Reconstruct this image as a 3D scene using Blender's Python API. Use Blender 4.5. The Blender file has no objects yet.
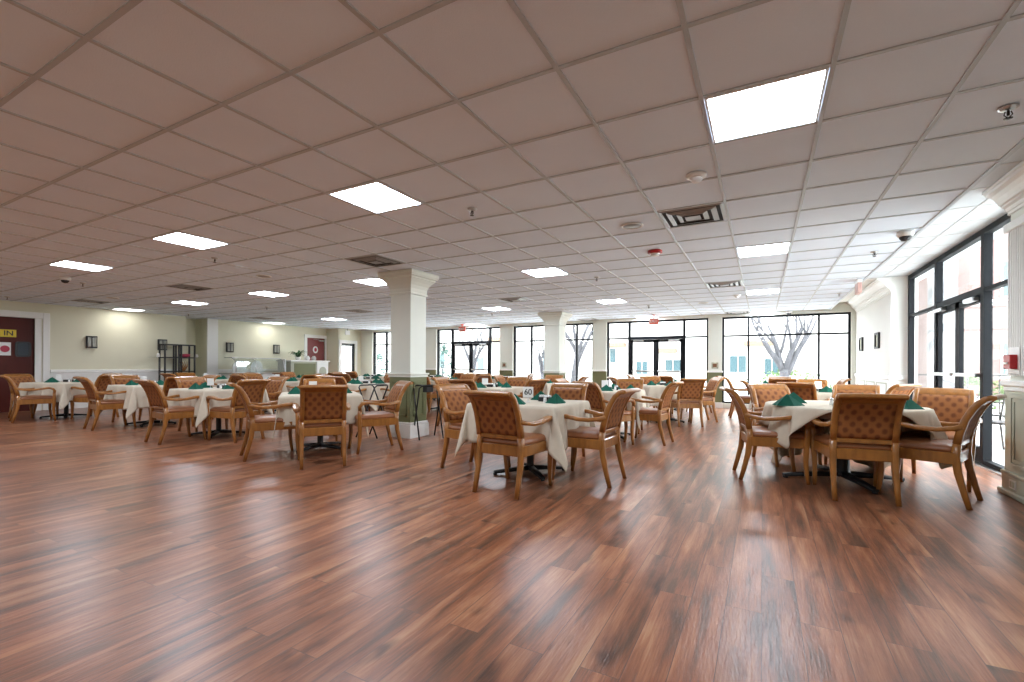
import bpy, math, random
from mathutils import Vector, Matrix
R = random.Random(7)
PI = math.pi
sc = bpy.context.scene
C = sc.collection

# ------------------------------------------------------------------ camera, world, exposure
CAMH, HC, HR = 1.14, 2.64, 2.80          # eye height, tile ceiling, raised ceiling
cd = bpy.data.cameras.new('camera')
cam = bpy.data.objects.new('camera', cd)
C.objects.link(cam)
cd.sensor_width = 36.0
cd.lens = 462.3 / 1024 * 36
cd.shift_y = 25.6 / 1024
cd.clip_start, cd.clip_end = 0.05, 300
cam.matrix_world = Matrix.Translation((0, 0, CAMH)) @ Matrix.Rotation(0.4969, 4, 'Z') @ Matrix.Rotation(PI / 2, 4, 'X') @ Matrix.Rotation(0.0047, 4, 'Z')
sc.camera = cam
w = bpy.data.worlds.new('overcast_sky')
sc.world = w
w.use_nodes = True
bg = w.node_tree.nodes['Background']
bg.inputs[0].default_value = (0.90, 0.95, 1.0, 1)
bg.inputs[1].default_value = 5.0
sc.view_settings.view_transform = 'Standard'
sc.view_settings.look = 'None'
sc.view_settings.gamma = 1
sc.view_settings.use_curve_mapping = False
sc.view_settings.exposure = 1.5
sc.cycles.use_denoising = True
sc.cycles.max_bounces = 12
sc.cycles.diffuse_bounces = 8
sc.cycles.glossy_bounces = 3
sc.cycles.transmission_bounces = 4
sc.cycles.transparent_max_bounces = 10
sc.cycles.sample_clamp_indirect = 6
sc.cycles.caustics_reflective = False
sc.cycles.caustics_refractive = False
PANEL_STRENGTH = 15.0

# ------------------------------------------------------------------ materials
def nd(nt, t, **kw):
    n = nt.nodes.new(t)
    for k, v in kw.items():
        if k.startswith('i_'):
            n.inputs[k[2:].replace('_', ' ')].default_value = v
        else:
            setattr(n, k, v)
    return n

def base(name, col, rough=0.5, metal=0.0, spec=0.5, coat=0.0):
    m = bpy.data.materials.new(name)
    m.use_nodes = True
    b = m.node_tree.nodes['Principled BSDF']
    b.inputs['Base Color'].default_value = (*col, 1)
    b.inputs['Roughness'].default_value = rough
    b.inputs['Metallic'].default_value = metal
    b.inputs['Specular IOR Level'].default_value = spec
    b.inputs['Coat Weight'].default_value = coat
    return m

def noisy(name, col, rough=0.5, amt=0.08, scale=8, bump=0.0, bscale=60, stretch=(1, 1, 1), **kw):
    """a colour with soft noise over it and an optional fine bump, in object space"""
    m = base(name, col, rough, **kw)
    nt = m.node_tree
    b = nt.nodes['Principled BSDF']
    tc = nd(nt, 'ShaderNodeTexCoord')
    mp = nd(nt, 'ShaderNodeMapping')
    mp.inputs['Scale'].default_value = stretch
    nt.links.new(tc.outputs['Object'], mp.inputs[0])
    n = nd(nt, 'ShaderNodeTexNoise', i_Scale=scale, i_Detail=4.0)
    nt.links.new(mp.outputs[0], n.inputs['Vector'])
    r = nd(nt, 'ShaderNodeValToRGB')
    r.color_ramp.elements[0].position, r.color_ramp.elements[1].position = 0.3, 0.7
    r.color_ramp.elements[0].color = (*[c * (1 - amt) for c in col], 1)
    r.color_ramp.elements[1].color = (*[min(1, c * (1 + amt)) for c in col], 1)
    nt.links.new(n.outputs[0], r.inputs[0])
    nt.links.new(r.outputs[0], b.inputs['Base Color'])
    if bump:
        n2 = nd(nt, 'ShaderNodeTexNoise', i_Scale=bscale, i_Detail=3.0)
        nt.links.new(mp.outputs[0], n2.inputs['Vector'])
        bp = nd(nt, 'ShaderNodeBump', i_Strength=bump, i_Distance=0.01)
        nt.links.new(n2.outputs[0], bp.inputs['Height'])
        nt.links.new(bp.outputs[0], b.inputs['Normal'])
    return m

def emit(name, col, s):
    m = bpy.data.materials.new(name)
    m.use_nodes = True
    nt = m.node_tree
    nt.nodes.remove(nt.nodes['Principled BSDF'])
    e = nd(nt, 'ShaderNodeEmission', i_Color=(*col, 1), i_Strength=s)
    nt.links.new(e.outputs[0], nt.nodes['Material Output'].inputs[0])
    return m

def glass_mat(name, tint=(0.96, 0.98, 0.98)):
    m = bpy.data.materials.new(name)
    m.use_nodes = True
    nt = m.node_tree
    nt.nodes.remove(nt.nodes['Principled BSDF'])
    t = nd(nt, 'ShaderNodeBsdfTransparent', i_Color=(*tint, 1))
    g = nd(nt, 'ShaderNodeBsdfGlossy', i_Roughness=0.02)
    lw = nd(nt, 'ShaderNodeLayerWeight')
    pw_ = nd(nt, 'ShaderNodeMath', operation='POWER')
    pw_.inputs[1].default_value = 5.0
    nt.links.new(lw.outputs['Facing'], pw_.inputs[0])
    f = nd(nt, 'ShaderNodeMath', operation='MULTIPLY_ADD')
    f.inputs[1].default_value, f.inputs[2].default_value = 0.5, 0.03
    nt.links.new(pw_.outputs[0], f.inputs[0])
    mx = nd(nt, 'ShaderNodeMixShader')
    nt.links.new(f.outputs[0], mx.inputs[0])
    nt.links.new(t.outputs[0], mx.inputs[1])
    nt.links.new(g.outputs[0], mx.inputs[2])
    nt.links.new(mx.outputs[0], nt.nodes['Material Output'].inputs[0])
    return m

def floor_mat():
    m = base('walnut_plank_floor', (0.2, 0.09, 0.05), 0.3)
    nt = m.node_tree
    L = nt.links.new
    b = nt.nodes['Principled BSDF']
    tc = nd(nt, 'ShaderNodeTexCoord')
    rot = nd(nt, 'ShaderNodeMapping')
    rot.inputs['Rotation'].default_value = (0, 0, PI / 2)
    L(tc.outputs['Object'], rot.inputs[0])
    br = nd(nt, 'ShaderNodeTexBrick', offset=0.37, i_Scale=1.0)
    br.inputs['Brick Width'].default_value = 1.22
    br.inputs['Row Height'].default_value = 0.152
    br.inputs['Mortar Size'].default_value = 0.0016
    br.inputs['Mortar Smooth'].default_value = 0.3
    br.inputs['Color1'].default_value = (0, 0, 0, 1)
    br.inputs['Color2'].default_value = (1, 1, 1, 1)
    br.inputs['Mortar'].default_value = (0.5, 0.5, 0.5, 1)
    L(rot.outputs[0], br.inputs['Vector'])
    # shift the grain per plank
    sh = nd(nt, 'ShaderNodeVectorMath', operation='MULTIPLY_ADD')
    sh.inputs[1].default_value = (7.3, 3.1, 5.7)
    L(br.outputs['Color'], sh.inputs[0])
    L(tc.outputs['Object'], sh.inputs[2])
    st = nd(nt, 'ShaderNodeMapping')
    st.inputs['Scale'].default_value = (9.0, 0.9, 1)
    L(sh.outputs[0], st.inputs[0])
    n1 = nd(nt, 'ShaderNodeTexNoise', i_Scale=1.2, i_Detail=5.0, i_Roughness=0.55, i_Distortion=0.35)
    L(st.outputs[0], n1.inputs['Vector'])
    st2 = nd(nt, 'ShaderNodeMapping')
    st2.inputs['Scale'].default_value = (85.0, 3.0, 1)
    L(sh.outputs[0], st2.inputs[0])
    n2 = nd(nt, 'ShaderNodeTexNoise', i_Scale=1.5, i_Detail=6.0, i_Roughness=0.7)
    L(st2.outputs[0], n2.inputs['Vector'])
    rp = nd(nt, 'ShaderNodeValToRGB')
    cr = rp.color_ramp
    cr.elements[0].position, cr.elements[0].color = 0.14, (0.052, 0.034, 0.025, 1)
    cr.elements[1].position, cr.elements[1].color = 0.78, (0.46, 0.26, 0.14, 1)
    for p, c in ((0.34, (0.120, 0.058, 0.032)), (0.48, (0.240, 0.088, 0.042)), (0.60, (0.335, 0.142, 0.070))):
        e = cr.elements.new(p)
        e.color = (*c, 1)
    mixn = nd(nt, 'ShaderNodeMath', operation='MULTIPLY_ADD')
    mixn.inputs[1].default_value = 0.46
    L(n2.outputs[0], mixn.inputs[0])
    sub = nd(nt, 'ShaderNodeMath', operation='MULTIPLY_ADD')
    sub.inputs[1].default_value = 1.08
    sub.inputs[2].default_value = -0.285
    L(n1.outputs[0], sub.inputs[0])
    L(sub.outputs[0], mixn.inputs[2])
    L(mixn.outputs[0], rp.inputs[0])
    # per plank tone
    tone = nd(nt, 'ShaderNodeMix', data_type='RGBA', blend_type='MULTIPLY')
    tone.inputs['Factor'].default_value = 1.0
    tr = nd(nt, 'ShaderNodeValToRGB')
    tr.color_ramp.elements[0].color = (0.86, 0.85, 0.86, 1)
    tr.color_ramp.elements[1].color = (1.12, 1.09, 1.06, 1)
    L(br.outputs['Color'], tr.inputs[0])
    L(rp.outputs[0], tone.inputs['A'])
    L(tr.outputs[0], tone.inputs['B'])
    # knots
    st3 = nd(nt, 'ShaderNodeMapping')
    st3.inputs['Scale'].default_value = (5.5, 2.2, 1)
    st3.inputs['Location'].default_value = (3.7, 9.1, 0)
    L(sh.outputs[0], st3.inputs[0])
    vo = nd(nt, 'ShaderNodeTexNoise', i_Scale=1.0, i_Detail=3.0, i_Roughness=0.5)
    L(st3.outputs[0], vo.inputs['Vector'])
    kr = nd(nt, 'ShaderNodeMapRange', interpolation_type='SMOOTHSTEP')
    kr.inputs['From Min'].default_value = 0.60
    kr.inputs['From Max'].default_value = 0.76
    kr.inputs['To Min'].default_value = 1.0
    kr.inputs['To Max'].default_value = 0.30
    L(vo.outputs[0], kr.inputs['Value'])
    kn = nd(nt, 'ShaderNodeMix', data_type='RGBA', blend_type='MULTIPLY')
    kn.inputs['Factor'].default_value = 1.0
    L(tone.outputs['Result'], kn.inputs['A'])
    L(kr.outputs[0], kn.inputs['B'])
    seam = nd(nt, 'ShaderNodeMix', data_type='RGBA')
    seam.inputs['B'].default_value = (0.08, 0.04, 0.03, 1)
    L(br.outputs['Fac'], seam.inputs['Factor'])
    L(kn.outputs['Result'], seam.inputs['A'])
    L(seam.outputs['Result'], b.inputs['Base Color'])
    # hand scraped relief: ripples along and across the plank
    st4 = nd(nt, 'ShaderNodeMapping')
    st4.inputs['Scale'].default_value = (70.0, 9.0, 1)
    L(sh.outputs[0], st4.inputs[0])
    n4 = nd(nt, 'ShaderNodeTexNoise', i_Scale=1.3, i_Detail=4.0, i_Roughness=0.6, i_Distortion=0.5)
    L(st4.outputs[0], n4.inputs['Vector'])
    bp = nd(nt, 'ShaderNodeBump', i_Strength=0.35, i_Distance=0.004)
    L(n4.outputs[0], bp.inputs['Height'])
    L(bp.outputs[0], b.inputs['Normal'])
    b.inputs['Roughness'].default_value = 0.29
    b.inputs['Specular IOR Level'].default_value = 0.5
    return m

def dots_mat():
    """gold upholstery with staggered brown medallions"""
    m = base('medallion_fabric', (0.5, 0.25, 0.1), 0.75, spec=0.3)
    nt = m.node_tree
    L = nt.links.new
    b = nt.nodes['Principled BSDF']
    tc = nd(nt, 'ShaderNodeTexCoord')
    sx = nd(nt, 'ShaderNodeSeparateXYZ')
    L(tc.outputs['Object'], sx.inputs[0])
    cb = nd(nt, 'ShaderNodeCombineXYZ')
    L(sx.outputs['X'], cb.inputs[0])
    L(sx.outputs['Z'], cb.inputs[1])
    outs = []
    for off in (0.0, 0.5):
        sc_ = nd(nt, 'ShaderNodeVectorMath', operation='MULTIPLY_ADD')
        sc_.inputs[1].default_value = (1 / 0.092, 1 / 0.105, 0)
        sc_.inputs[2].default_value = (off + 0.5, off + 0.2, 0)
        L(cb.outputs[0], sc_.inputs[0])
        fr = nd(nt, 'ShaderNodeVectorMath', operation='FRACTION')
        L(sc_.outputs[0], fr.inputs[0])
        sb = nd(nt, 'ShaderNodeVectorMath', operation='SUBTRACT')
        sb.inputs[1].default_value = (0.5, 0.5, 0)
        L(fr.outputs[0], sb.inputs[0])
        ln = nd(nt, 'ShaderNodeVectorMath', operation='LENGTH')
        L(sb.outputs[0], ln.inputs[0])
        outs.append(ln.outputs['Value'])
    mn = nd(nt, 'ShaderNodeMath', operation='MINIMUM')
    L(outs[0], mn.inputs[0])
    L(outs[1], mn.inputs[1])
    no = nd(nt, 'ShaderNodeTexNoise', i_Scale=45.0)
    L(tc.outputs['Object'], no.inputs['Vector'])
    ad = nd(nt, 'ShaderNodeMath', operation='MULTIPLY_ADD')
    ad.inputs[1].default_value = 0.14
    L(no.outputs[0], ad.inputs[0])
    L(mn.outputs[0], ad.inputs[2])
    rp = nd(nt, 'ShaderNodeValToRGB')
    cr = rp.color_ramp
    cr.elements[0].position, cr.elements[0].color = 0.20, (0.145, 0.045, 0.014, 1)
    cr.elements[1].position, cr.elements[1].color = 0.36, (0.28, 0.105, 0.030, 1)
    L(ad.outputs[0], rp.inputs[0])
    L(rp.outputs[0], b.inputs['Base Color'])
    return m

M = dict(
    floor=floor_mat(),
    tile=noisy('ceiling_tile', (0.80, 0.885, 0.99), 0.9, 0.02, 2.0, 0.15, 150, spec=0.2),
    grid=base('ceiling_grid_metal', (0.50, 0.54, 0.57), 0.5),
    gridw=base('ceiling_grid_white', (0.62, 0.63, 0.63), 0.5),
    tilew=noisy('ceiling_tile_white', (0.66, 0.70, 0.73), 0.9, 0.02, 2.0, spec=0.2),
    wall=noisy('cream_wall_paint', (0.70, 0.68, 0.53), 0.7, 0.02, 1.5),
    wallw=noisy('white_wall_paint', (0.76, 0.76, 0.72), 0.6, 0.02, 1.5),
    trim=base('white_trim_paint', (0.80, 0.80, 0.77), 0.4),
    green=noisy('olive_wainscot_paint', (0.155, 0.165, 0.075), 0.5, 0.04, 3),
    greenl=noisy('pale_olive_paint', (0.42, 0.43, 0.34), 0.5, 0.03, 3),
    colp=noisy('grey_green_column_paint', (0.72, 0.74, 0.66), 0.55, 0.02, 2),
    frame=base('dark_bronze_aluminium', (0.010, 0.011, 0.013), 0.6, 0.0, 0.12),
    glass=glass_mat('window_glass'),
    wood=noisy('honey_oak', (0.30, 0.120, 0.024), 0.30, 0.22, 9, stretch=(3, 3, 0.7), coat=0.25),
    vinyl=noisy('tan_vinyl', (0.26, 0.097, 0.036), 0.38, 0.06, 10),
    fabric=dots_mat(),
    cloth=noisy('cream_linen', (0.58, 0.515, 0.41), 0.9, 0.03, 14, 0.12, 400, spec=0.15),
    napkin=noisy('green_linen', (0.008, 0.085, 0.055), 0.85, 0.1, 20, spec=0.2),
    iron=base('black_iron', (0.012, 0.012, 0.013), 0.4, 0.2),
    black=base('black_plastic', (0.015, 0.015, 0.016), 0.45),
    white=base('white_plastic', (0.78, 0.78, 0.76), 0.35),
    steel=base('brushed_steel', (0.55, 0.55, 0.55), 0.28, 1.0),
    ttop=noisy('brown_table_laminate', (0.20, 0.085, 0.032), 0.35, 0.1, 8),
    door=noisy('mahogany_door', (0.085, 0.016, 0.011), 0.5, 0.18, 3, spec=0.2, stretch=(1, 1, 0.2)),
    door2=noisy('maroon_door', (0.24, 0.055, 0.055), 0.4, 0.05, 3),
    yellow=base('yellow_sign', (0.80, 0.60, 0.03), 0.5),
    signred=base('sign_red', (0.45, 0.03, 0.07), 0.5),
    red=base('fire_red', (0.42, 0.012, 0.015), 0.35),
    clear=glass_mat('clear_acrylic', (0.93, 0.96, 0.95)),
    lamp=emit('light_diffuser', (0.89, 0.98, 1.10), PANEL_STRENGTH),
    lamp_dim=emit('weak_light_diffuser', (1.0, 0.985, 0.95), 4.0),
    ventm=base('grey_vent_metal', (0.28, 0.27, 0.26), 0.4, 0.3),
    dark=base('vent_opening_shade', (0.01, 0.01, 0.01), 0.9),
    brass=base('brass_tube', (0.30, 0.2, 0.1), 0.3, 0.7),
    salt=base('salt', (0.8, 0.8, 0.78), 0.7),
    pepper=base('pepper', (0.04, 0.03, 0.025), 0.8),
    paving=noisy('concrete_paving', (0.60, 0.59, 0.57), 0.8, 0.05, 2),
    stucco=noisy('pale_stucco', (0.50, 0.48, 0.45), 0.9, 0.10, 2),
    brick=noisy('pink_brick', (0.17, 0.105, 0.095), 0.9, 0.12, 30, stretch=(1, 1, 3)),
    teal=base('far_window_glass', (0.050, 0.085, 0.095), 0.1),
    tan=base('tan_balcony', (0.17, 0.115, 0.075), 0.8),
    bark=noisy('grey_bark', (0.062, 0.060, 0.066), 0.9, 0.3, 14, stretch=(1, 1, 0.2)),
    leaf=noisy('teal_green_leaves', (0.025, 0.075, 0.060), 0.7, 0.4, 5),
    leaf2=noisy('yellow_green_hedge', (0.075, 0.13, 0.035), 0.7, 0.4, 5),
    fern=noisy('fern_green', (0.03, 0.10, 0.03), 0.7, 0.3, 8),
    art=noisy('faded_print', (0.40, 0.40, 0.30), 0.6, 0.4, 14),
    bluegrey=base('dark_door_glass', (0.05, 0.062, 0.075), 0.5, 0.0, 0.2),
    frost=base('sconce_glass', (0.30, 0.30, 0.26), 0.25),
    pinkish=base('faded_pink_plastic', (0.62, 0.38, 0.33), 0.4),
    orange=base('exit_sign_red', (0.75, 0.13, 0.08), 0.4),
    asphalt=noisy('grey_asphalt', (0.2, 0.2, 0.21), 0.9, 0.1, 4),
)

# ------------------------------------------------------------------ mesh builder
class MB:
    def __init__(s):
        s.v, s.f, s.sm, s.mi = [], [], [], []

    def add(s, vs, fs, smooth=False, mi=0):
        o = len(s.v)
        s.v += [tuple(v) for v in vs]
        for f in fs:
            s.f.append([i + o for i in f])
            s.sm.append(smooth)
            s.mi.append(mi)
        return s

    def box(s, x0, x1, y0, y1, z0, z1, c=0.0, mi=0):
        """axis box, with chamfer c on all edges when c > 0"""
        if c <= 0:
            v = [(x, y, z) for x in (x0, x1) for y in (y0, y1) for z in (z0, z1)]
            return s.add(v, [(0, 1, 3, 2), (4, 6, 7, 5), (0, 4, 5, 1), (2, 3, 7, 6), (0, 2, 6, 4), (1, 5, 7, 3)], mi=mi)
        X, Y, Z = (x0, x1), (y0, y1), (z0, z1)
        v, idx = [], {}
        for i in (0, 1):
            for j in (0, 1):
                for k in (0, 1):
                    sx, sy, sz = (1, -1)[i], (1, -1)[j], (1, -1)[k]
                    for a in range(3):
                        p = [X[i] + sx * c, Y[j] + sy * c, Z[k] + sz * c]
                        p[a] = (X[i], Y[j], Z[k])[a]
                        idx[(i, j, k, a)] = len(v)
                        v.append(p)
        f = []
        for a in range(3):
            b_, c_ = (a + 1) % 3, (a + 2) % 3
            for e in (0, 1):
                q = []
                for (p, r) in ((0, 0), (1, 0), (1, 1), (0, 1)):
                    t = [0, 0, 0]
                    t[a], t[b_], t[c_] = e, p, r
                    q.append(idx[(*t, a)])
                f.append(q if e else q[::-1])
        for a in range(3):          # edges parallel to axis a
            b_, c_ = (a + 1) % 3, (a + 2) % 3
            for p in (0, 1):
                for r in (0, 1):
                    t0, t1 = [0, 0, 0], [0, 0, 0]
                    t0[a], t1[a] = 0, 1
                    t0[b_] = t1[b_] = p
                    t0[c_] = t1[c_] = r
                    q = [idx[(*t0, b_)], idx[(*t1, b_)], idx[(*t1, c_)], idx[(*t0, c_)]]
                    f.append(q if p == r else q[::-1])
        for i in (0, 1):
            for j in (0, 1):
                for k in (0, 1):
                    q = [idx[(i, j, k, 0)], idx[(i, j, k, 1)], idx[(i, j, k, 2)]]
                    f.append(q)
        return s.add(v, f, mi=mi)

    def sweep(s, pts, ws, ts, side, cham=0.25, smooth=True, mi=0, closed=False):
        """rectangular bar with chamfered corners along pts; ws across `side`, ts across the other normal"""
        n = len(pts)
        P = [Vector(p) for p in pts]
        side = Vector(side).normalized()
        if not hasattr(ws, '__len__'): ws = [ws] * n
        if not hasattr(ts, '__len__'): ts = [ts] * n
        rings = []
        for i in range(n):
            if closed:
                T = P[(i + 1) % n] - P[i - 1]
            else:
                T = P[min(i + 1, n - 1)] - P[max(i - 1, 0)]
            T.normalize()
            S = (side - T * side.dot(T))
            S.normalize()
            N = T.cross(S)
            a, b = ws[i] / 2, ts[i] / 2
            k = min(a, b) * cham
            prof = [(a - k, -b), (a, -b + k), (a, b - k), (a - k, b), (-a + k, b), (-a, b - k), (-a, -b + k), (-a + k, -b)]
            rings.append([P[i] + S * u + N * v for u, v in prof])
        return s.rings(rings, smooth, closed, mi)

    def rings(s, rings, smooth=True, closed=False, mi=0, cap=True):
        m = len(rings[0])
        v = [p for r in rings for p in r]
        f = []
        n = len(rings)
        for i in range(n if closed else n - 1):
            j = (i + 1) % n
            for k in range(m):
                l = (k + 1) % m
                f.append((i * m + k, i * m + l, j * m + l, j * m + k))
        s.add(v, f, smooth, mi)
        if cap and not closed:
            o = len(s.v) - len(v)
            s.f.append([o + k for k in range(m)][::-1]); s.sm.append(False); s.mi.append(mi)
            s.f.append([o + (n - 1) * m + k for k in range(m)]); s.sm.append(False); s.mi.append(mi)
        return s

    def tube(s, pts, rad, seg=8, mi=0, smooth=True):
        n = len(pts)
        P = [Vector(p) for p in pts]
        if not hasattr(rad, '__len__'): rad = [rad] * n
        rings = []
        prev = None
        for i in range(n):
            T = (P[min(i + 1, n - 1)] - P[max(i - 1, 0)]).normalized()
            if prev is None:
                a = Vector((0, 0, 1)) if abs(T.z) < 0.9 else Vector((1, 0, 0))
                S = T.cross(a).normalized()
            else:
                S = (prev - T * prev.dot(T)).normalized()
            prev = S
            N = T.cross(S)
            rings.append([P[i] + (S * math.cos(t) + N * math.sin(t)) * rad[i] for t in [2 * PI * k / seg for k in range(seg)]])
        return s.rings(rings, smooth, mi=mi)

    def lathe(s, prof, cx=0, cy=0, seg=20, smooth=True, mi=0):
        rings = [[(cx + r * math.cos(2 * PI * k / seg), cy + r * math.sin(2 * PI * k / seg), z) for k in range(seg)] for r, z in prof]
        return s.rings(rings, smooth, mi=mi)

    def prism(s, poly, axis, a0, a1, mi=0, smooth=False):
        """poly = 2D outline in the two other axes (order: axis x->(y,z), y->(x,z), z->(x,y))"""
        def P(p, a):
            return {'x': (a, p[0], p[1]), 'y': (p[0], a, p[1]), 'z': (p[0], p[1], a)}[axis]
        r0, r1 = [P(p, a0) for p in poly], [P(p, a1) for p in poly]
        return s.rings([r0, r1], smooth, mi=mi)

    def build(s, name, mat, parent=None, recalc=True, **props):
        me = bpy.data.meshes.new(name)
        me.from_pydata(s.v, [], s.f)
        mats = mat if isinstance(mat, (list, tuple)) else [mat]
        for q in mats:
            me.materials.append(M[q])
        me.polygons.foreach_set('use_smooth', s.sm)
        me.polygons.foreach_set('material_index', s.mi)
        if recalc:
            import bmesh
            bm = bmesh.new()
            bm.from_mesh(me)
            bmesh.ops.recalc_face_normals(bm, faces=bm.faces)
            bm.to_mesh(me)
            bm.free()
        me.update()
        o = bpy.data.objects.new(name, me)
        C.objects.link(o)
        if parent is not None:
            o.parent = parent
        for k, v in props.items():
            o[k] = v
        return o

def empty(name, loc, rz=0, **props):
    o = bpy.data.objects.new(name, None)
    C.objects.link(o)
    o.location = loc
    o.rotation_euler = (0, 0, rz)
    o.empty_display_size = 0.1
    for k, v in props.items():
        o[k] = v
    return o

KIDS = {}
def kids(o):
    return [c for c in C.objects if c.parent == o]
def tree(o):
    return (o, [tree(c) for c in kids(o)])
def copy_tree(t, parent=None):
    o, ch = t
    c = o.copy()
    C.objects.link(c)
    if parent is not None:
        c.parent = parent
    for x in ch:
        copy_tree(x, c)
    return c
def relabel(o, label, group=None):
    o['label'] = label
    if group: o['group'] = group
    return o
def struct(mb, name, mat, parent=None):
    o = mb.build(name, mat, parent)
    if parent is None:
        o['kind'] = 'structure'
    return o
def text(name, body, size, mat, loc, rot, parent, extrude=0.002):
    cu = bpy.data.curves.new(name, 'FONT')
    cu.body = body
    cu.size = size
    cu.extrude = extrude
    cu.offset = size * 0.012
    cu.align_x, cu.align_y = 'CENTER', 'CENTER'
    cu.materials.append(M[mat])
    o = bpy.data.objects.new(name, cu)
    C.objects.link(o)
    bpy.context.view_layer.update()
    me = bpy.data.meshes.new_from_object(o.evaluated_get(bpy.context.evaluated_depsgraph_get()))
    bpy.data.objects.remove(o)
    o = bpy.data.objects.new(name, me)
    C.objects.link(o)
    o.parent = parent
    o.location, o.rotation_euler = loc, rot
    return o

# ------------------------------------------------------------------ the room
XL, XR, YB, YN = -15.75, 2.05, 14.25, -3.0      # left wall, right wall, window wall, wall behind
GX, GY, T = -2.747, 1.544, 0.6096               # ceiling grid origin and module
XE = 1.52                                        # edge of the tile ceiling
XS = 2.31                                        # glass entrance front

struct(MB().box(XL - 1.2, XS + 0.06, YN - 0.2, YB + 0.25, -0.12, 0.0), 'floor', 'floor')

# ceiling: recessed tiles in a T-bar grid
c = MB().box(XL - 1.2, XE, YN - 0.2, YB + 0.3, HC + 0.008, HC + 0.06)
ceil = struct(c, 'ceiling', 'tile')
g = MB()
b = 0.012
i = -21
while GX + i * T < XE - 0.05:
    x = GX + i * T
    g.box(x - b, x + b, YN, YB + 0.1, HC, HC + 0.012)
    i += 1
j = -7
while GY + j * T < YB:
    y = GY + j * T
    g.box(XL - 0.6, XE, y - b, y + b, HC + 0.0006, HC + 0.012)
    j += 1
g.box(XE - 0.03, XE + 0.004, YN, YB + 0.1, HC - 0.004, HR)
g.build('grid_bars', 'grid', ceil)
# raised strip along the entrance side
c = MB().box(XE, XS + 0.3, YN - 0.2, 10.75, HR + 0.006, HR + 0.06)
rc = struct(c, 'ceiling_raised', 'tilew')
g = MB()
g.box(1.94 - b, 1.94 + b, YN, 10.75, HR, HR + 0.01)
j = -7
while GY + j * T < 10.7:
    y = GY + j * T
    g.box(XE, XS + 0.06, y - b, y + b, HR + 0.0006, HR + 0.01)
    j += 1
g.build('grid_bars', 'gridw', rc)
struct(MB().box(XE, XS + 0.3, 10.75, YB + 0.3, HR + 0.002, HR + 0.06), 'ceiling_soffit', 'wallw')

# left wall with two recessed doorways and a niche
def wall_run_x(mb, x0, x1, ya, yb, holes, top=HC + 0.02):
    """wall along Y between x0 and x1; holes = [(y0, y1, z1)] from the floor"""
    y = ya
    for h0, h1, hz in holes:
        mb.box(x0, x1, y, h0, 0, top)
        mb.box(x0, x1, h0, h1, hz, top)
        y = h1
    mb.box(x0, x1, y, yb, 0, top)
    return mb
D1 = (3.10, 4.40, 2.27)       # IN door opening
D2 = (12.13, 12.97, 2.24)     # maroon door opening
wl = wall_run_x(MB(), XL - 0.2, XL, YN - 0.2, 7.80, [D1])
wall_run_x(wl, XL - 0.2, XL, 8.40, 13.06, [D2])
wl.box(XL - 0.85, XL - 0.65, 7.6, 8.6, 0, HC + 0.02)
wl.box(XL - 0.7, XL - 0.2, 7.60, 7.80, 0, HC + 0.02)
wl.box(XL - 0.7, XL - 0.2, 8.40, 8.60, 0, HC + 0.02)
D3 = (13.20, 13.90, 2.06)     # glass side door
wall_run_x(wl, -15.25, -15.05, 13.06, YB + 0.2, [D3])
wl.box(XL, -15.05, 13.04, 13.10, 0, HC + 0.02)
struct(wl, 'wall_left', 'wall')
t = MB()
t.box(XL, XL + 0.05, 8.40, 8.73, 0, HC)
struct(t, 'trim_1', 'trim')
t = MB()                                    # chair rail
for a, b_ in ((YN, D1[0] - 0.3), (D1[1] + 0.28, 7.80), (8.74, D2[0] - 0.14), (D2[1] + 0.06, 13.06)):
    t.box(XL, XL + 0.035, a, b_, 0.93, 1.01, 0.006)
    t.box(XL, XL + 0.012, a, b_, 0.1, 0.93)
struct(t, 'trim_2', 'trim')
t = MB()
for a, b_ in ((YN, D1[0] - 0.3), (D1[1] + 0.28, 7.80), (8.73, D2[0] - 0.14)):
    t.box(XL, XL + 0.03, a, b_, 0, 0.16, 0.006)
struct(t, 'baseboard_left', 'trim')

# IN door
d = struct(MB().box(XL - 0.09, XL - 0.045, D1[0] + 0.62, D1[1] + .01, 0.0, D1[2] + .01), 'door_1', 'door')
dl = MB().box(XL - 0.09, XL - 0.045, D1[0] - 0.01, D1[0] + 0.615, 0.0, D1[2] + .01)
dl.build('second_leaf', 'door', d)
MB().box(XL - 0.043, XL - 0.036, 3.82, 4.09, 1.79, 1.965).build('in_sign', 'yellow', d, label='yellow sign reading IN in dark letters')
text('sign_letters', 'IN', 0.165, 'black', (XL - 0.034, 3.96, 1.876), (PI / 2, 0, PI / 2), bpy.data.objects['in_sign'], 0.003)
MB().box(XL - 0.043, XL - 0.036, 3.72, 4.0, 1.35, 1.66).build('notice', 'white', d, label='white notice with a round red emblem')
rm = MB()
rings = [[(x, 3.90 + r * math.cos(k * PI / 12), 1.505 + r * math.sin(k * PI / 12)) for k in range(24)] for r, x in ((0.08, XL - 0.036), (0.08, XL - 0.031))]
rm.rings(rings, False)
rm.build('emblem', 'signred', bpy.data.objects['notice'])
def rrect(y0, y1, z0, z1, r, n=5):
    pts = []
    for cy, cz, a0 in ((y1 - r, z1 - r, 0), (y0 + r, z1 - r, 90), (y0 + r, z0 + r, 180), (y1 - r, z0 + r, 270)):
        for k in range(n + 1):
            a = math.radians(a0 + 90 * k / n)
            pts.append((cy + r * math.cos(a), cz + r * math.sin(a)))
    return pts
pf = MB()
o_, i_ = rrect(4.07, 4.345, 1.32, 1.69, 0.06), rrect(4.11, 4.305, 1.36, 1.65, 0.045)
pf.rings([[(XL - 0.045, *p) for p in o_], [(XL - 0.03, *p) for p in o_], [(XL - 0.03, *p) for p in i_], [(XL - 0.045, *p) for p in i_]], False, closed=True)
pw = pf.build('window_rim', 'black', d)
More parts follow.
